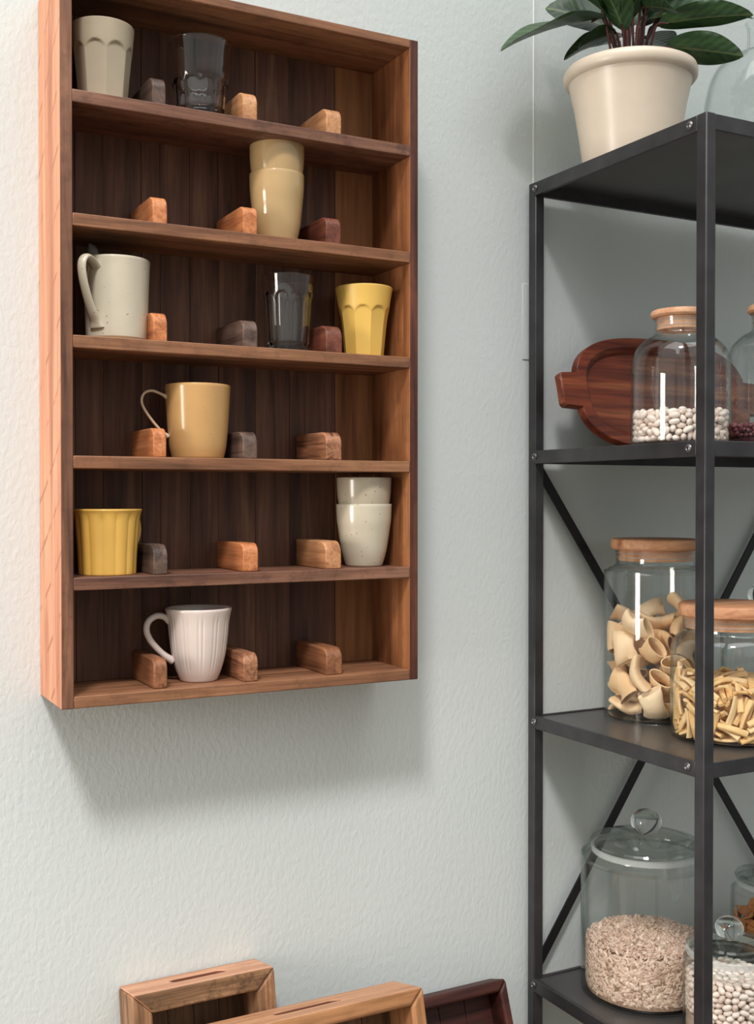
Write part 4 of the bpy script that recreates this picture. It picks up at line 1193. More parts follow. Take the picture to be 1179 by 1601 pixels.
settle('pasta_twist', tw, (Nj[0], Nj[1], Nj[2] + 0.0062), (
    '815 -153 178 16 -64 61 -43;-303 486 892 56 52 38 52;740 201 208 9 70 -71 3;764 314 47 62 -54 37 -42;706 268 70 49 -20 -16 83;-154 731 130 93 -30 -6 22;'
    '-221 746 37 26 -5 27 -93;159 712 46 76 -64 9 -10;-574 461 37 83 -25 -12 48;-765 85 160 15 -77 42 -47;-831 -52 229 73 1 -63 24;737 -126 65 17 81 56 3;'
    '-738 -24 45 56 36 -41 -62;-604 -435 60 4 -88 48 -6;-497 -546 242 3 90 -39 -19;-61 -776 166 27 9 -48 83;-63 -732 98 26 95 -4 -18;'
    '319 -767 181 8 -91 -18 -36;653 -501 91 44 1 29 -85;773 -283 39 78 29 17 53;843 -22 357 33 -62 -12 70;832 209 323 64 25 -67 29;374 634 126 94 -1 22 -26;'
    '384 735 91 23 -18 -88 38;92 846 229 25 72 18 -63;-115 719 407 70 -64 19 24;-401 724 104 25 -11 44 -85;-466 580 268 55 -67 -49 -7;'
    '-610 561 160 28 28 -39 -83;-733 226 168 50 47 72 9;-846 68 228 49 51 -41 58;-795 -142 224 76 10 -56 32;-771 -369 229 66 -3 71 24;'
    '-707 -247 129 61 14 10 77;-602 -479 166 56 11 -13 81;-263 -701 46 22 -18 -60 75;-322 -768 129 48 -83 7 -29;159 -740 389 67 -23 -62 -34;'
    '438 -705 175 33 -27 90 13;489 -550 149 35 23 18 -89;558 -610 136 39 13 34 -84;600 -407 149 31 81 30 40;735 -150 397 6 71 67 -21;'
    '824 79 487 62 18 76 -10;709 282 415 69 -7 -46 56;364 744 797 83 -49 11 -22;331 760 205 12 28 33 89;-32 726 226 47 -87 8 16;-220 783 205 86 -49 -3 14;'
    '-348 668 251 87 -8 -41 25;-436 629 510 5 43 -90 -4;-552 536 581 85 16 12 49;-737 368 461 38 -53 69 31;-819 -143 414 28 72 -40 -49;'
    '-98 223 835 92 8 -9 38;-681 -323 350 61 18 57 52;-463 -488 666 96 -15 -18 15;-580 -593 217 77 49 -8 -40;7 -756 219 9 -31 -55 -77;'
    '159 -809 360 49 42 -67 36;276 -682 238 7 -84 -14 -53;402 -732 487 68 58 43 -13;575 -456 387 38 79 48 -7;483 -329 726 13 11 -97 -16;'
    '739 -108 470 44 -57 36 -59;199 167 881 99 -14 -2 -5;524 501 823 95 -18 23 -7;515 539 280 6 33 94 -12;300 712 425 14 -32 -73 59;'
    '-75 827 414 95 -10 -30 0;-447 568 638 83 -13 9 53;-357 567 724 69 37 -39 -49;-449 420 801 55 -47 25 -64;-597 505 241 37 41 -18 -81;'
    '-774 173 294 9 -62 -25 74;-827 -31 571 61 30 -3 73;-790 -256 574 36 -47 -80 10;-595 -310 667 51 8 25 -82;-432 -611 487 54 65 -41 35;'
    '-168 -511 745 20 -82 54 2;83 -767 579 12 63 -14 -75;-15 -772 475 30 -65 40 57;392 -621 178 29 33 17 -88;548 -633 446 36 34 -85 18;'
    '740 -381 416 13 56 -73 37;716 -128 237 31 -57 29 -70;492 347 720 10 80 56 -19;690 443 396 87 10 8 -48;649 401 169 70 31 -57 -31;'
    '665 493 202 42 -24 6 87;406 441 696 83 18 30 44;400 633 338 77 58 -23 -16;76 712 646 24 -15 0 -96;169 515 730 86 50 10 -1;-302 300 767 98 19 -9 2;'
    '-715 269 498 32 -32 32 -83;-770 320 523 10 61 -21 -76;-738 -129 488 55 -59 46 -37;-685 278 661 35 -45 77 -27;-101 -139 846 89 19 -5 -42;'
    '-466 191 787 4 2 92 39;-286 -184 778 83 -9 -10 54;-42 -342 799 1 -41 -91 -9;271 -728 492 31 -43 -62 -58;298 -680 647 72 50 45 -17;'
    '148 -184 790 54 -11 -23 80;343 -610 671 4 -28 -10 -95;344 -463 710 98 5 12 15;729 -16 533 52 -45 27 -68;711 187 626 39 -46 34 -73;'
    '486 674 379 73 -49 46 9;432 728 325 47 6 -75 47;189 674 681 27 91 29 -14;84 754 430 24 49 -40 74;-248 794 643 44 -26 -68 -53;-283 601 694 13 79 -59 9;'
    '-631 552 371 41 34 24 -81;-612 428 318 48 -18 68 -52;-761 304 770 83 -1 -5 56;-721 -142 624 62 -18 -39 65;-480 -23 745 17 18 12 -96;'
    '-433 -229 765 19 -50 84 5;-446 -587 671 44 39 26 -77;-264 -696 414 49 61 -49 38;-266 -525 747 80 9 28 -52;112 -664 852 36 -35 -48 72;'
    '491 -664 653 24 -21 26 -91;659 -512 389 71 45 54 5;600 -482 616 32 15 -86 -37;820 -129 319 9 -68 47 -55;790 -77 646 22 62 55 51;'
    '780 301 736 50 -35 -74 29;-712 223 836 77 7 -4 63;453 601 743 93 34 -9 -8;206 751 757 87 40 -25 -13;377 737 697 12 18 78 58;47 355 776 7 5 32 94;'
    '-333 596 802 35 -34 13 -86;-422 733 839 73 41 -37 40;-183 546 788 64 -45 -11 62;-730 429 337 61 6 64 -46;-700 -47 812 6 33 44 -83;'
    '-527 -139 829 98 -3 -19 -1;-561 -377 749 32 35 -28 -84;-584 -582 514 52 54 -54 38;-341 -665 451 21 58 44 -65;-210 -803 284 83 50 -23 -3;'
    '-65 -496 736 87 -5 23 -44;252 -817 440 30 -72 22 58;107 71 852 22 -21 -19 93;441 -69 784 23 -77 -58 13;564 83 734 17 68 -72 -4;747 113 844 32 53 70 35;'
    '624 546 578 32 -85 27 -33;781 -281 780 52 -21 48 -68;552 379 896 41 -14 8 -90;161 672 790 95 22 -18 -14;-113 827 900 7 -42 -4 -90;'
    '-96 791 724 20 -54 -12 -81;-159 827 697 15 82 14 -53;-527 639 787 80 -19 -57 -7;-616 561 761 60 14 74 -26;-566 -350 892 7 5 11 -99;'
    '-797 -237 681 59 -20 -59 51;-771 -261 771 19 62 52 56;-501 -442 775 37 23 -9 -89;-427 -718 457 80 5 -60 -9;-228 -800 390 78 57 -25 1;'
    '-115 -763 606 47 -46 37 65;598 -527 730 25 31 -91 7;363 -745 776 86 47 12 16;248 -229 822 79 -27 14 -54;577 -181 735 19 88 41 -15;'
    '638 396 681 64 1 10 76;686 127 769 51 -26 -39 72;344 329 829 91 41 7 3;424 30 884 8 16 98 4;294 432 814 5 -2 -35 94;304 512 806 4 13 39 91;'
    '-81 421 871 45 9 -32 -83;-42 631 801 79 -36 -31 40;-554 441 813 65 -61 -42 20;-127 639 875 35 -11 23 90;-695 104 735 38 -29 -21 85;'
    '165 205 787 17 -5 -21 96;-609 -271 879 90 -43 -10 4;-176 -718 788 85 53 7 6;-662 -337 770 65 -29 -2 -70;-496 86 764 8 -96 -11 -24;'
    '-361 -670 739 10 7 -14 98;-105 -828 562 68 70 -19 11;-93 -498 845 91 -7 -13 39;5 -119 803 81 27 -13 -51;552 -452 746 21 23 -91 -28;'
    '303 -95 818 51 -8 0 86;714 -188 712 26 54 41 69;829 13 758 55 45 24 66;530 -373 780 28 -4 -13 -95'),
       'short twisted pasta piece in the wide wooden-lidded jar', 'pasta', 'pasta twists in the wide jar')

# cookie jar of sunflower kernels
Oj = (1.2900, -0.1510, SH4)
glass_jar(Oj, 0.1075, 0.2330, 0.0860, 0.0930, 0.0262, 'big round glass jar of sunflower kernels with a knobbed glass lid')
def kernels(loc, rin, h, dome, n_side, n_top, L=0.0052, W=0.0021):
    m = MB()
    unit = [(-1, 0, 0)]
    for x, w in ((-0.45, 0.85), (0.25, 0.95)):
        for i in range(5):
            a = 2 * PI * i / 5
            unit.append((x, w * math.cos(a), 0.75 * w * math.sin(a)))
    unit.append((1.05, 0, 0))
    uf = [(0, 1 + (i + 1) % 5, 1 + i) for i in range(5)] + [(1 + i, 1 + (i + 1) % 5, 6 + (i + 1) % 5, 6 + i) for i in range(5)] + [(11, 6 + i, 6 + (i + 1) % 5) for i in range(5)]
    ca = TOCAM(loc[0], loc[1])
    for k in range(n_side + n_top):
        if k < n_side:
            a = ca + random.uniform(-R(115), R(115)); z = random.uniform(0.0072, h + 0.001)
            nrm = Vector((math.cos(a), math.sin(a), 0)); tan = Vector((-math.sin(a), math.cos(a), 0)); up = Vector((0, 0, 1))
            th = random.uniform(-PI, PI)
            ax = (tan * math.cos(th) + up * math.sin(th) * 0.8 + nrm * random.uniform(-.25, .25)).normalized()
            p = nrm * (rin - W - random.uniform(0, 0.0030)) + up * z
            bx = nrm.cross(ax).normalized()
            m3 = Matrix((ax, bx, ax.cross(bx))).transposed()
        else:
            q = (rin - 0.0085) * math.sqrt(random.random()); a = random.uniform(-PI, PI)
            p = Vector((q * math.cos(a), q * math.sin(a), h + dome * (1 - (q / rin) ** 2) + random.uniform(-.001, .0025)))
            m3 = Euler((random.gauss(0, .5), random.gauss(0, .5), random.uniform(-PI, PI))).to_matrix()
        s = random.uniform(.85, 1.2)
        m.add([p + m3 @ Vector((x * L * s, y * W * s, z * W * s)) for x, y, z in unit], uf)
    return m
ks = kernels(Oj, 0.1008, 0.079, 0.016, 5600, 3400, 0.0058, 0.0024)
ks.mi = 1
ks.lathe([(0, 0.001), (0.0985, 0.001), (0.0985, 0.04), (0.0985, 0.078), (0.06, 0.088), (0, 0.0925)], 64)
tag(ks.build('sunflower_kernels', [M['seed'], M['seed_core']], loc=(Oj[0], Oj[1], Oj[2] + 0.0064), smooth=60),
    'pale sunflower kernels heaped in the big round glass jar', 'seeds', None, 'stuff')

# small jar of butter beans, lower right
Pj = (1.2790, -0.3500, SH4)
glass_jar(Pj, 0.0680, 0.1320, 0.0590, 0.0630, 0.0215, 'small glass jar of butter beans with a knobbed glass lid, lowest on the right', 0.013, 0.015)
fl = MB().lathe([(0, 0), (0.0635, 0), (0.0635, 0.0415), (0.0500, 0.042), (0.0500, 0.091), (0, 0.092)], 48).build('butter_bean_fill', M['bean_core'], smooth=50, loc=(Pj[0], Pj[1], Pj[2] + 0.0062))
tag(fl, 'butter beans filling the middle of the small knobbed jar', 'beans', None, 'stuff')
settle('butter_bean', bean_mesh('butter_bean', M['bean'], 0.0072, 0.0052, 0.0043), (Pj[0], Pj[1], Pj[2] + 0.0064), (
    '606 -46 424 62 28 -33 -66;-77 -190 542 95 -12 -1 -29;425 429 52 29 25 89 25;288 433 547 57 -77 23 -13;-243 534 488 26 29 7 92;4 262 543 11 99 5 6;'
    '-366 454 440 58 -25 6 77;-121 316 547 18 -18 -79 56;-394 430 302 6 72 -68 -10;-416 435 533 80 27 39 36;-519 272 43 11 98 13 -4;577 -64 554 43 -89 13 6;'
    '-19 -550 543 51 77 -19 -32;-502 -295 44 7 58 -81 -8;-531 -242 360 14 8 -6 98;292 507 481 61 -26 -37 65;-384 -381 550 49 74 -29 -35;'
    '257 -524 44 58 12 -7 -81;448 -165 543 92 12 -1 38;318 -100 543 11 67 -73 -4;568 89 42 84 -7 10 -53;538 223 42 54 -3 11 -83;482 328 44 95 -29 5 -3;'
    '326 486 54 52 49 -39 -58;215 528 44 10 99 -5 -8;105 577 44 32 6 -9 -94;-14 582 42 1 -43 90 -12;-282 498 42 39 -8 8 -91;-458 362 59 76 38 -47 -21;'
    '-506 290 127 55 -17 -19 80;-560 159 44 2 87 -50 5;-581 40 44 9 92 -37 -6;-583 -70 54 94 -15 -24 -20;-435 -395 44 0 0 -100 -8;'
    '-258 -527 54 74 -2 -31 -59;-157 -564 53 23 24 -82 -47;-53 -606 57 10 -23 -56 -79;60 -579 47 2 -92 36 -18;356 -466 44 71 13 5 69;'
    '441 -383 52 32 92 -19 16;506 -289 42 4 -58 -81 11;576 -85 42 1 -44 -89 12;587 1 95 22 -91 15 31;560 162 113 7 -91 -31 27;525 285 124 11 80 -57 -12;'
    '365 461 130 60 25 -3 76;265 519 120 2 59 81 -3;70 583 122 43 -21 -11 87;-143 569 142 41 78 -19 -43;-143 569 44 29 8 8 95;-386 442 47 68 20 -11 -69;'
    '-469 352 195 6 -22 -41 -88;-555 192 122 5 -49 -84 21;-582 -14 121 22 -23 -9 94;-570 -191 46 56 7 -17 81;-401 -428 122 4 -4 99 -9;'
    '-345 -472 57 61 40 51 45;-282 -515 136 5 -18 94 -28;-152 -570 144 25 -42 -84 24;9 -583 120 17 89 -42 5;172 -571 68 18 -87 -12 -45;'
    '382 -439 127 5 20 17 96;523 -257 128 15 6 26 -95;572 -195 66 49 -55 -67 -7;578 74 168 26 -26 7 -93;541 214 193 3 16 98 12;445 378 143 78 -62 -3 3;'
    '295 508 209 5 96 19 18;178 556 172 13 -46 82 32;-32 587 128 34 -31 -20 86;-229 540 109 7 96 -22 -13;-327 485 130 21 9 -25 94;-414 415 127 5 -5 9 99;'
    '-528 259 206 37 -90 -21 -5;-579 92 121 0 40 72 -57;-588 5 212 17 33 89 25;-533 -243 117 5 87 43 24;-480 -338 118 98 5 21 0;-343 -476 196 14 -14 98 0;'
    '-68 -581 187 57 5 40 72;41 -581 204 11 91 -40 4;331 -480 208 7 -75 -66 -5;302 -526 121 39 -88 -21 18;460 -357 136 6 -7 -9 -99;563 -165 187 96 2 -28 5;'
    '580 -89 129 96 -8 -13 25;209 540 525 56 -15 5 -81;-182 -109 543 12 96 27 -2;202 -151 543 4 6 -11 -99;341 137 548 22 45 -83 -26;67 459 543 9 35 -93 -8;'
    '84 -57 543 2 58 81 12;385 458 519 8 -52 1 85;-539 -219 516 8 -1 99 -10;-31 500 544 34 -91 -22 4;-565 119 529 96 -29 2 -5;-261 549 291 21 -39 62 65;'
    '-581 -166 416 19 -58 5 79;149 -103 604 4 -47 87 -13;-46 -305 542 38 0 12 -92;-33 -105 542 12 -97 22 2;-248 -548 219 26 15 2 95;'
    '563 -170 566 17 83 -52 -7;-320 -300 542 17 -6 -10 98;-260 -430 544 74 -24 -24 59;385 440 403 16 3 49 -86;492 -312 203 9 98 6 -14;'
    '-310 325 543 12 92 -36 1;572 134 255 52 78 -10 34;506 305 222 31 74 53 -27;380 446 223 27 58 -47 -61;215 541 258 11 -26 96 7;101 577 217 46 -30 -8 83;'
    '-74 582 208 13 -80 38 -46;-76 394 543 20 -3 12 97;-330 479 231 48 2 -64 60;-327 482 346 40 62 -67 0;-567 155 206 28 10 15 -94;'
    '-390 -80 542 82 -7 -10 55;-591 -113 149 54 35 -20 74;-552 -186 195 86 -12 -13 49;-414 -388 195 89 -23 -14 -37;-358 -464 293 67 41 57 24;'
    '-138 -566 249 16 81 -56 9;-29 -585 269 13 -44 -82 34;124 -574 148 18 28 89 30;230 -538 208 68 37 14 61;418 -411 207 65 8 -15 74;606 28 255 48 47 54 51;'
    '568 -59 214 11 -56 -61 55;579 45 339 23 88 41 11;541 226 286 77 40 2 51;346 250 544 34 -94 -6 -2;262 54 544 84 -28 19 -42;307 494 298 96 23 6 14;'
    '20 585 261 15 75 -58 27;-81 594 306 4 18 -97 -14;-418 432 217 89 -10 27 35;378 28 543 12 86 50 1;-201 129 543 13 -4 -11 -98;-558 81 274 18 -66 -25 -69;'
    '-607 -15 299 57 -48 -59 31;-573 -111 251 20 -35 81 -42;-507 -293 197 92 -38 7 -4;-184 -228 542 1 30 95 -12;85 -313 547 79 -56 17 -17;'
    '64 -584 299 44 37 -78 -26;149 -563 244 19 78 46 37;41 -581 459 8 86 42 28;392 -437 282 29 -67 68 -7;393 -459 457 32 -15 16 -92;'
    '387 -435 376 7 99 -6 -14;-9 142 542 75 -5 -10 65;581 74 421 4 -40 86 -31;303 502 386 23 94 23 -9;452 374 250 3 30 -25 -92;166 280 553 1 -9 58 81;'
    '125 588 309 14 0 -99 6;-237 532 193 0 -59 80 -5;56 349 547 79 -56 17 -17;-148 568 480 54 52 -5 -66;-220 8 542 65 -4 -11 75;-428 -395 375 76 -27 13 58;'
    '-496 -305 292 24 96 -8 5;-544 -207 283 28 -93 20 16;-450 -407 287 45 1 45 77;-348 -472 401 14 -14 98 3;-278 -525 362 94 -11 -30 -15;'
    '327 -505 303 8 -85 -29 -42;-120 -575 337 6 34 -93 13;516 -273 349 2 59 80 -13;532 -248 253 14 16 -89 41;155 -567 336 29 -56 78 2;'
    '527 258 386 13 6 -24 96;210 -549 419 38 -28 -86 17;461 287 540 56 -34 -13 74;488 321 329 7 0 90 44;160 397 542 66 -11 5 -74;402 421 312 91 -40 -4 6;'
    '112 571 490 86 -14 15 -47;208 547 439 57 18 34 72;239 187 543 12 90 -42 0;-181 531 368 21 47 -43 74;-579 57 465 39 6 15 91;-22 9 547 71 -50 32 -38;'
    '-504 -6 542 10 -98 14 -6;281 -239 544 29 -73 -59 18;278 -505 494 49 -87 1 -10;-425 399 378 12 4 99 -2;-221 -538 299 59 -4 11 80;'
    '-494 -342 398 37 -42 26 78;104 -577 402 80 -14 -40 43;161 -250 542 17 3 -11 98;484 -359 281 17 -86 -49 1;295 -506 401 21 75 -59 21;'
    '392 -274 542 18 2 -11 98;561 154 351 46 9 -31 -83;457 168 547 17 -18 -79 56;24 581 441 89 -13 5 -43;377 355 546 16 -18 92 -31;217 545 347 22 -11 6 -97;'
    '-162 560 249 79 23 31 47;256 341 547 44 -28 -52 68;-443 317 537 98 -7 -6 18;-199 253 542 82 -6 10 -57;-575 191 293 63 -45 -7 63;-592 64 380 8 70 71 -1;'
    '-573 -121 521 95 8 31 -3;-493 -127 561 69 15 29 65;-423 -404 470 56 -31 20 -74;-422 -227 553 39 62 -51 -44;-8 -583 365 36 21 -24 -88;'
    '-60 -601 465 2 -62 -9 -78;-523 -264 445 3 14 99 -9;560 -129 478 76 18 -19 -60;460 -365 382 57 -1 52 64;437 -387 521 3 -87 35 -34;'
    '566 -156 278 95 -21 -17 13;583 5 501 32 17 1 -93;570 117 502 18 -24 15 -94;533 290 486 50 11 66 55;163 93 547 66 -45 -37 46;113 574 398 32 -80 47 -20;'
    '5 583 359 8 40 -90 -15;-49 585 507 49 21 6 -84;-540 218 390 42 -78 45 10;-281 514 409 8 -69 -53 48;-461 387 464 13 44 -88 11;-468 348 305 49 -12 50 71;'
    '-519 275 316 42 82 4 -39;-421 57 542 8 -90 42 -9;-120 37 544 70 -28 20 -63;225 -349 544 34 -94 6 2;-261 -539 460 9 94 -33 4;238 -532 310 3 64 57 51;'
    '-101 194 548 65 18 29 68;211 -35 543 91 8 -9 -40;55 -195 543 7 89 43 10;578 -168 369 62 9 21 -75;582 -66 332 96 5 29 4;537 182 442 4 84 -50 -21;'
    '487 50 547 31 -38 -71 50;458 360 406 7 5 99 -6;68 74 547 72 -50 -31 37;-161 500 543 4 44 90 7;106 194 542 4 6 -99 11;-316 73 542 11 -69 71 -5;'
    '-565 161 448 23 15 41 -87;-492 314 401 45 -30 -14 83;-602 -56 465 32 -65 67 16;-410 168 542 9 -94 31 -8;-180 -333 542 4 6 99 -11;'
    '-563 -76 363 61 -4 -52 60;-319 -188 542 96 -12 -2 -25;-159 -561 503 53 8 9 84;-154 -551 416 4 31 94 -15;-485 -331 518 46 63 34 52;'
    '332 -427 538 4 7 -2 100;-79 -423 542 7 -25 -96 9;430 -58 548 9 44 -83 -33;492 -321 449 27 13 -73 62;539 -232 429 10 -14 99 -3;526 -249 514 98 18 5 1;'
    '35 -390 548 12 14 93 32;440 391 481 3 -16 7 98;110 -479 542 99 -11 4 8;-321 481 521 44 16 57 67;-220 397 544 21 -67 66 -27;-99 594 403 22 -12 57 78;'
    '-302 207 547 57 -80 11 -13;-344 -475 493 72 0 -28 -64;-541 268 483 65 -44 -2 62;-290 -72 547 61 -47 35 -53'),
       'butter bean in the small glass jar with a knobbed lid', 'bean', 'butter beans in the small knobbed jar', 0.0420)

# jar of dried apricots at the right edge
Qj = (1.6150, -0.1310, SH4)
glass_jar(Qj, 0.0780, 0.1180, 0.0640, 0.0710, 0.0200, 'glass jar of dried apricots behind the small bean jar', 0.013, 0.018)
def apricot_mesh():
    m = MB()
    m.lathe([(0, -0.002), (0.010, -0.0025), (0.016, -0.0008), (0.0175, 0.0012), (0.015, 0.0026), (0.008, 0.0012), (0, 0.0004)], 24,
            lambda a, z, r, k: r * (1 + 0.08 * math.sin(2 * a + 1) + 0.05 * math.sin(5 * a)))
    m.v = [(x, y * 0.85, z + 6.0 * x * x + 0.0012 * math.sin(260 * y)) for x, y, z in m.v]
    return m.mesh('dried_apricot', M['apricot'], 70)
ap = apricot_mesh()
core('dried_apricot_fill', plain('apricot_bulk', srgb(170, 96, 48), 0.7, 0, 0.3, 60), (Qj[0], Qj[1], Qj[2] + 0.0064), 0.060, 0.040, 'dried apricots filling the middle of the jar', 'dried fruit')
fill_pieces('dried_apricot', ap, (Qj[0], Qj[1], Qj[2] + 0.0064), 0.0735, 0.052, 0.0045, 0.030, 0.018,
            'orange dried apricot in the jar behind the small bean jar', 'dried fruit', 'dried apricots in the jar', tilt=0.6, toppitch=0.028)
# knobbed jar behind the wide pasta jar
glass_jar((1.5700, -0.1310, SH3), 0.0660, 0.1600, 0.0560, 0.0600, 0.0200, 'empty glass jar with a knobbed lid behind the wide pasta jar', 0.013, 0.016)

# glass vase on top of the rack
SH1 = 1.9675 - 0.0021
va = [(0.0900, 0.0006), (0.0985, 0.004), (0.1035, 0.014), (0.1055, 0.060), (0.1055, 0.150), (0.1030, 0.185), (0.0930, 0.222), (0.0760, 0.246),
      (0.0520, 0.259), (0.0360, 0.265), (0.0310, 0.276), (0.0305, 0.305), (0.0340, 0.318)]
tag(MB().lathe(shell(curve2(va, 5), 0.003), 96).build('glass_bottle', M['jar'], smooth=50, loc=(1.5760, -0.1350, SH1)),
    'round-shouldered clear glass bottle standing on top of the rack beside the plant', 'bottle')

# ------------------------------------------------------------------ wooden board leaning on the wall
tb = thing('wooden_platter', 'oval red-brown acacia platter with tab handles leaning behind the bean jar', 'platter', (1.3950, -0.092, SH2), (R(-15), 0, 0))
def oval(a, b, n=3.0, cnt=72, cz=0.0):
    out = []
    for i in range(cnt):
        t = 2 * PI * i / cnt
        c, s = math.cos(t), math.sin(t)
        out.append((a * math.copysign(abs(c) ** (2 / n), c), cz + b * math.copysign(abs(s) ** (2 / n), s)))
    return out
A_, B_, CZ = 0.196, 0.103, 0.1035
def outline(cnt=120):
    pts = []
    for x, z in oval(A_, B_, 2.9, cnt):
        pts.append((x, z))
    res = []
    hz = 0.0310
    for x, z in pts:
        if abs(z) < hz and abs(x) > A_ * 0.7:
            continue
        res.append((x, z))
    # tab handles, corners eased
    def tab(sgn):
        return [(sgn * (A_ - 0.004), sgn * -1 * hz), (sgn * (A_ + 0.030), sgn * -1 * (hz - 0.002)), (sgn * (A_ + 0.034), sgn * -1 * (hz - 0.006)),
                (sgn * (A_ + 0.034), sgn * (hz - 0.006)), (sgn * (A_ + 0.030), sgn * (hz - 0.002)), (sgn * (A_ - 0.004), sgn * hz)]
    up = [p for p in res if p[1] > 0]; dn = [p for p in res if p[1] <= 0]
    up.sort(key=lambda p: -p[0]); dn.sort(key=lambda p: p[0])
    return tab(1) + up + tab(-1) + dn
ol = [(x, z + CZ) for x, z in outline()]
rim = MB()
TH_ = 0.020
n = len(ol)
def inner_pt(i, fr, dep):
    x, z = ol[i]
    ang = math.atan2((z - CZ) / B_, x / A_)
    c, s = math.cos(ang), math.sin(ang)
    e = 2.9
    k = 1.0 / (abs(c) ** e + abs(s) ** e) ** (1 / e)
    return (A_ * fr * c * k, dep, CZ + (B_ - (A_ - A_ * fr) * 0.9) * s * k)
loops = [[(x * 0.985, 0.0, CZ + (z - CZ) * 0.97) for x, z in ol], [(x, -0.004, z) for x, z in ol], [(x, -TH_ + 0.002, z) for x, z in ol],
         [(x * 0.992, -TH_, CZ + (z - CZ) * 0.985) for x, z in ol],
         [inner_pt(i, 0.905, -TH_) for i in range(n)], [inner_pt(i, 0.885, -TH_ + 0.003) for i in range(n)], [inner_pt(i, 0.845, -0.0085) for i in range(n)]]
vs, fs = [], []
for lp in loops:
    vs += lp
for k in range(len(loops) - 1):
    for i in range(n):
        j = (i + 1) % n
        fs.append((k * n + i, k * n + j, (k + 1) * n + j, (k + 1) * n + i))
fs.append(tuple(range(n)))
fs.append(tuple(range((len(loops) - 1) * n, len(loops) * n))[::-1])
rim.add(vs, fs)
rim.build('platter_body', M['board'], tb, smooth=35)

# ------------------------------------------------------------------ potted plant
PX, PY = 1.2500, -0.1520
plant = thing('potted_plant', 'dark green leafy plant in a cream pot on top of the rack', 'plant', (PX, PY, SH1))
pp = [(0.066, 0.0), (0.0725, 0.001), (0.0750, 0.005), (0.0815, 0.050), (0.0905, 0.105), (0.0985, 0.142), (0.0998, 0.146), (0.1045, 0.1475), (0.1082, 0.152),
      (0.1090, 0.160), (0.1065, 0.167), (0.1010, 0.170), (0.0950, 0.168), (0.0920, 0.160), (0.0860, 0.105), (0.0780, 0.060), (0.0, 0.055)]
MB().lathe([(0, 0)] + pp, 96).build('pot', M['pot'], plant, smooth=50, label='cream glazed pot with a rolled rim')
MB().lathe([(0, 0.130), (0.0880, 0.130), (0.0893, 0.148), (0.05, 0.152), (0, 0.153)], 48).build('soil', M['soil'], plant, smooth=50)

def leaf_mesh():
    """unit leaf along +Y, width 1 at most across X, folded at the midrib and arched"""
    m = MB()
    nl, nw = 22, 8
    vs, fs = [], []
    for side in (0, 1):
        for i in range(nl + 1):
            t = i / nl
            w = 0.5 * max(0, math.sin(PI * t ** 0.92)) ** 0.62 * (1 - 0.10 * t ** 3)
            w = max(w, 0.006)
            for j in range(nw + 1):
                u = -1 + 2 * j / nw
                x = w * u
                z = 0.30 * abs(x) + 0.03 * math.sin(9 * t + 2 * u) * abs(u) * w * 2
                z += 0.34 * (t - t * t) - 0.10 * max(0, t - 0.85)
                vs.append((x, t, z - side * 0.012))
    q = (nl + 1) * (nw + 1)
    for i in range(nl):
        for j in range(nw):
            a = i * (nw + 1) + j
            b, c, d = a + 1, a + nw + 2, a + nw + 1
            fs.append((a, b, c, d)); fs.append((q + a, q + d, q + c, q + b))
    for i in range(nl):
        a, d = i * (nw + 1), (i + 1) * (nw + 1)
        fs.append((a, d, q + d, q + a))
        a, d = a + nw, d + nw
        fs.append((a, q + a, q + d, d))
    for j in range(nw):
        fs.append((j, q + j, q + j + 1, j + 1))
        a = nl * (nw + 1) + j
        fs.append((a, a + 1, q + a + 1, q + a))
    return m.add(vs, fs).mesh('leaf', M['leaf'], 70)
lm = leaf_mesh()
RV, TV, UV = Vector((0.8824, -0.4706, 0)), Vector((-0.66, -0.75, 0)), Vector((0, 0, 1))   # to the right, towards the room, up
def pt(a, b, z):
    return RV * a + TV * b + UV * z
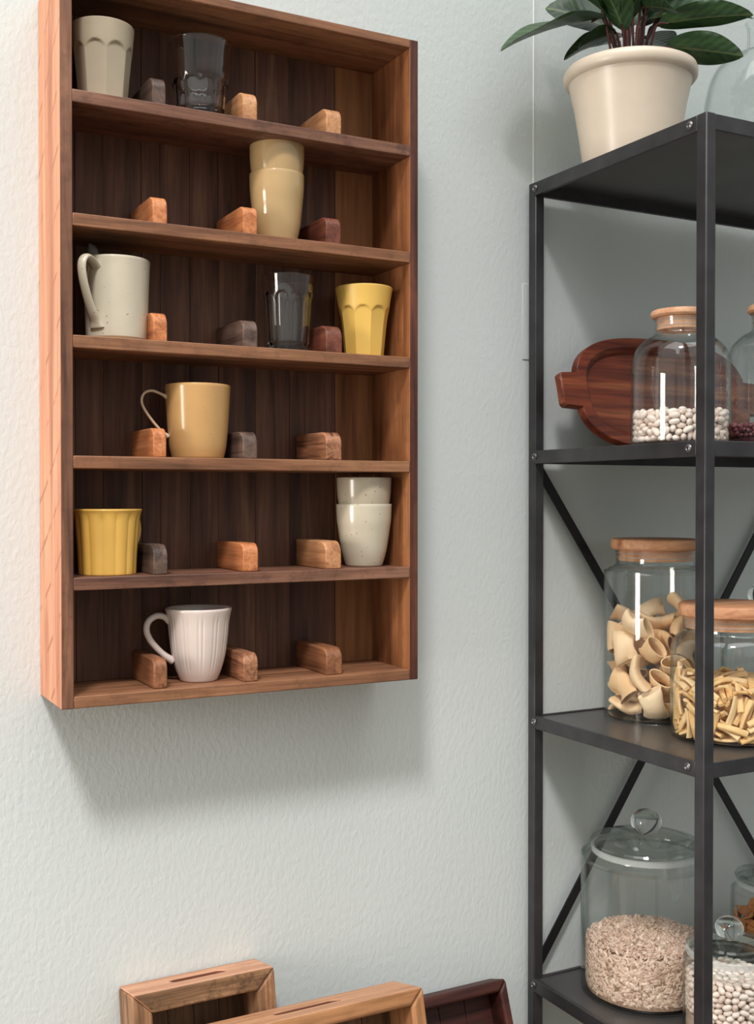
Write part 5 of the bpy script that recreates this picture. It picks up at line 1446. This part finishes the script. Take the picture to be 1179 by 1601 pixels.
leaves = [  # base (right, out, up), tip, width, roll
    ((-0.043, 0.020, 0.247), (-0.206, 0.060, 0.180), 0.086, -16),
    ((-0.036, -0.020, 0.236), (-0.112, -0.035, 0.200), 0.042, 8),
    ((-0.022, 0.000, 0.230), (-0.086, 0.000, 0.206), 0.050, 12),
    ((-0.034, -0.030, 0.250), (-0.142, -0.030, 0.284), 0.074, -62),
    ((-0.036, 0.010, 0.255), (-0.130, 0.040, 0.300), 0.062, -40),
    ((-0.010, 0.030, 0.222), (-0.052, 0.085, 0.286), 0.062, -15),
    ((-0.004, 0.034, 0.236), (0.034, 0.085, 0.290), 0.058, 15),
    ((0.026, 0.010, 0.246), (0.192, 0.020, 0.284), 0.064, 44),
    ((0.034, 0.000, 0.240), (0.203, 0.000, 0.256), 0.054, 38),
    ((0.044, 0.035, 0.230), (0.197, 0.065, 0.234), 0.044, -36),
    ((0.043, -0.010, 0.208), (0.182, -0.010, 0.200), 0.046, 30),
    ((0.056, 0.020, 0.200), (0.184, 0.035, 0.180), 0.050, -48),
    ((0.018, 0.050, 0.252), (0.074, 0.115, 0.218), 0.048, -20),
    ((0.020, -0.010, 0.240), (0.062, 0.010, 0.300), 0.056, 10),
    ((0.000, -0.030, 0.250), (-0.040, -0.060, 0.400), 0.066, 0),
    ((0.012, -0.020, 0.250), (0.070, -0.030, 0.390), 0.066, 0),
    ((-0.012, 0.010, 0.252), (-0.100, 0.050, 0.370), 0.064, 10),
    ((0.022, 0.010, 0.250), (0.120, 0.050, 0.350), 0.062, -10),
    ((0.004, 0.012, 0.255), (0.010, 0.070, 0.400), 0.064, 0),
    ((-0.010, -0.040, 0.245), (-0.040, -0.110, 0.262), 0.060, 0),
    ((0.020, -0.040, 0.240), (0.070, -0.110, 0.246), 0.060, 0),
    ((-0.020, -0.030, 0.230), (-0.080, -0.085, 0.240), 0.056, 0),
]
first = None
for k, (b, t, w, roll) in enumerate(leaves):
    pb, ptip = pt(*b), pt(*t)
    d = (ptip - pb)
    y_ = d.normalized()
    up = UV if abs(y_.z) < 0.85 else -TV
    x_ = y_.cross(up).normalized()
    m3 = Matrix((x_, y_, x_.cross(y_))).transposed() @ Matrix.Rotation(R(roll), 3, 'Y')
    if first is None:
        o = first = bpy.data.objects.new('leaf', lm)
    else:
        o = first.copy()
    COL.objects.link(o)
    o.parent = plant
    o.matrix_local = Matrix.Translation(pb) @ m3.to_4x4() @ Matrix.Diagonal((w * 1.12, d.length, d.length * 0.5, 1))
    root = pt(b[0] * 0.45 + random.uniform(-.006, .006), b[1] * 0.4 + random.uniform(-.006, .006), 0.150)
    mid = root.lerp(pb, 0.55) + UV * 0.010
    MB().tube(curve([root, mid, pb, pb + y_ * d.length * 0.12], 5), [0.0021] * 11 + [0.0016] * 5, 8).build('stem', M['stem'], plant, smooth=60)
for k in range(8):
    a = random.uniform(-PI, PI)
    root = Vector((0.016 * math.cos(a), 0.016 * math.sin(a), 0.150))
    MB().tube(curve([root, root * 1.5 + UV * -0.02, Vector((0.05 * math.cos(a), 0.05 * math.sin(a), 0.26))], 5), 0.0022, 8).build('stem', M['stem'], plant, smooth=60)
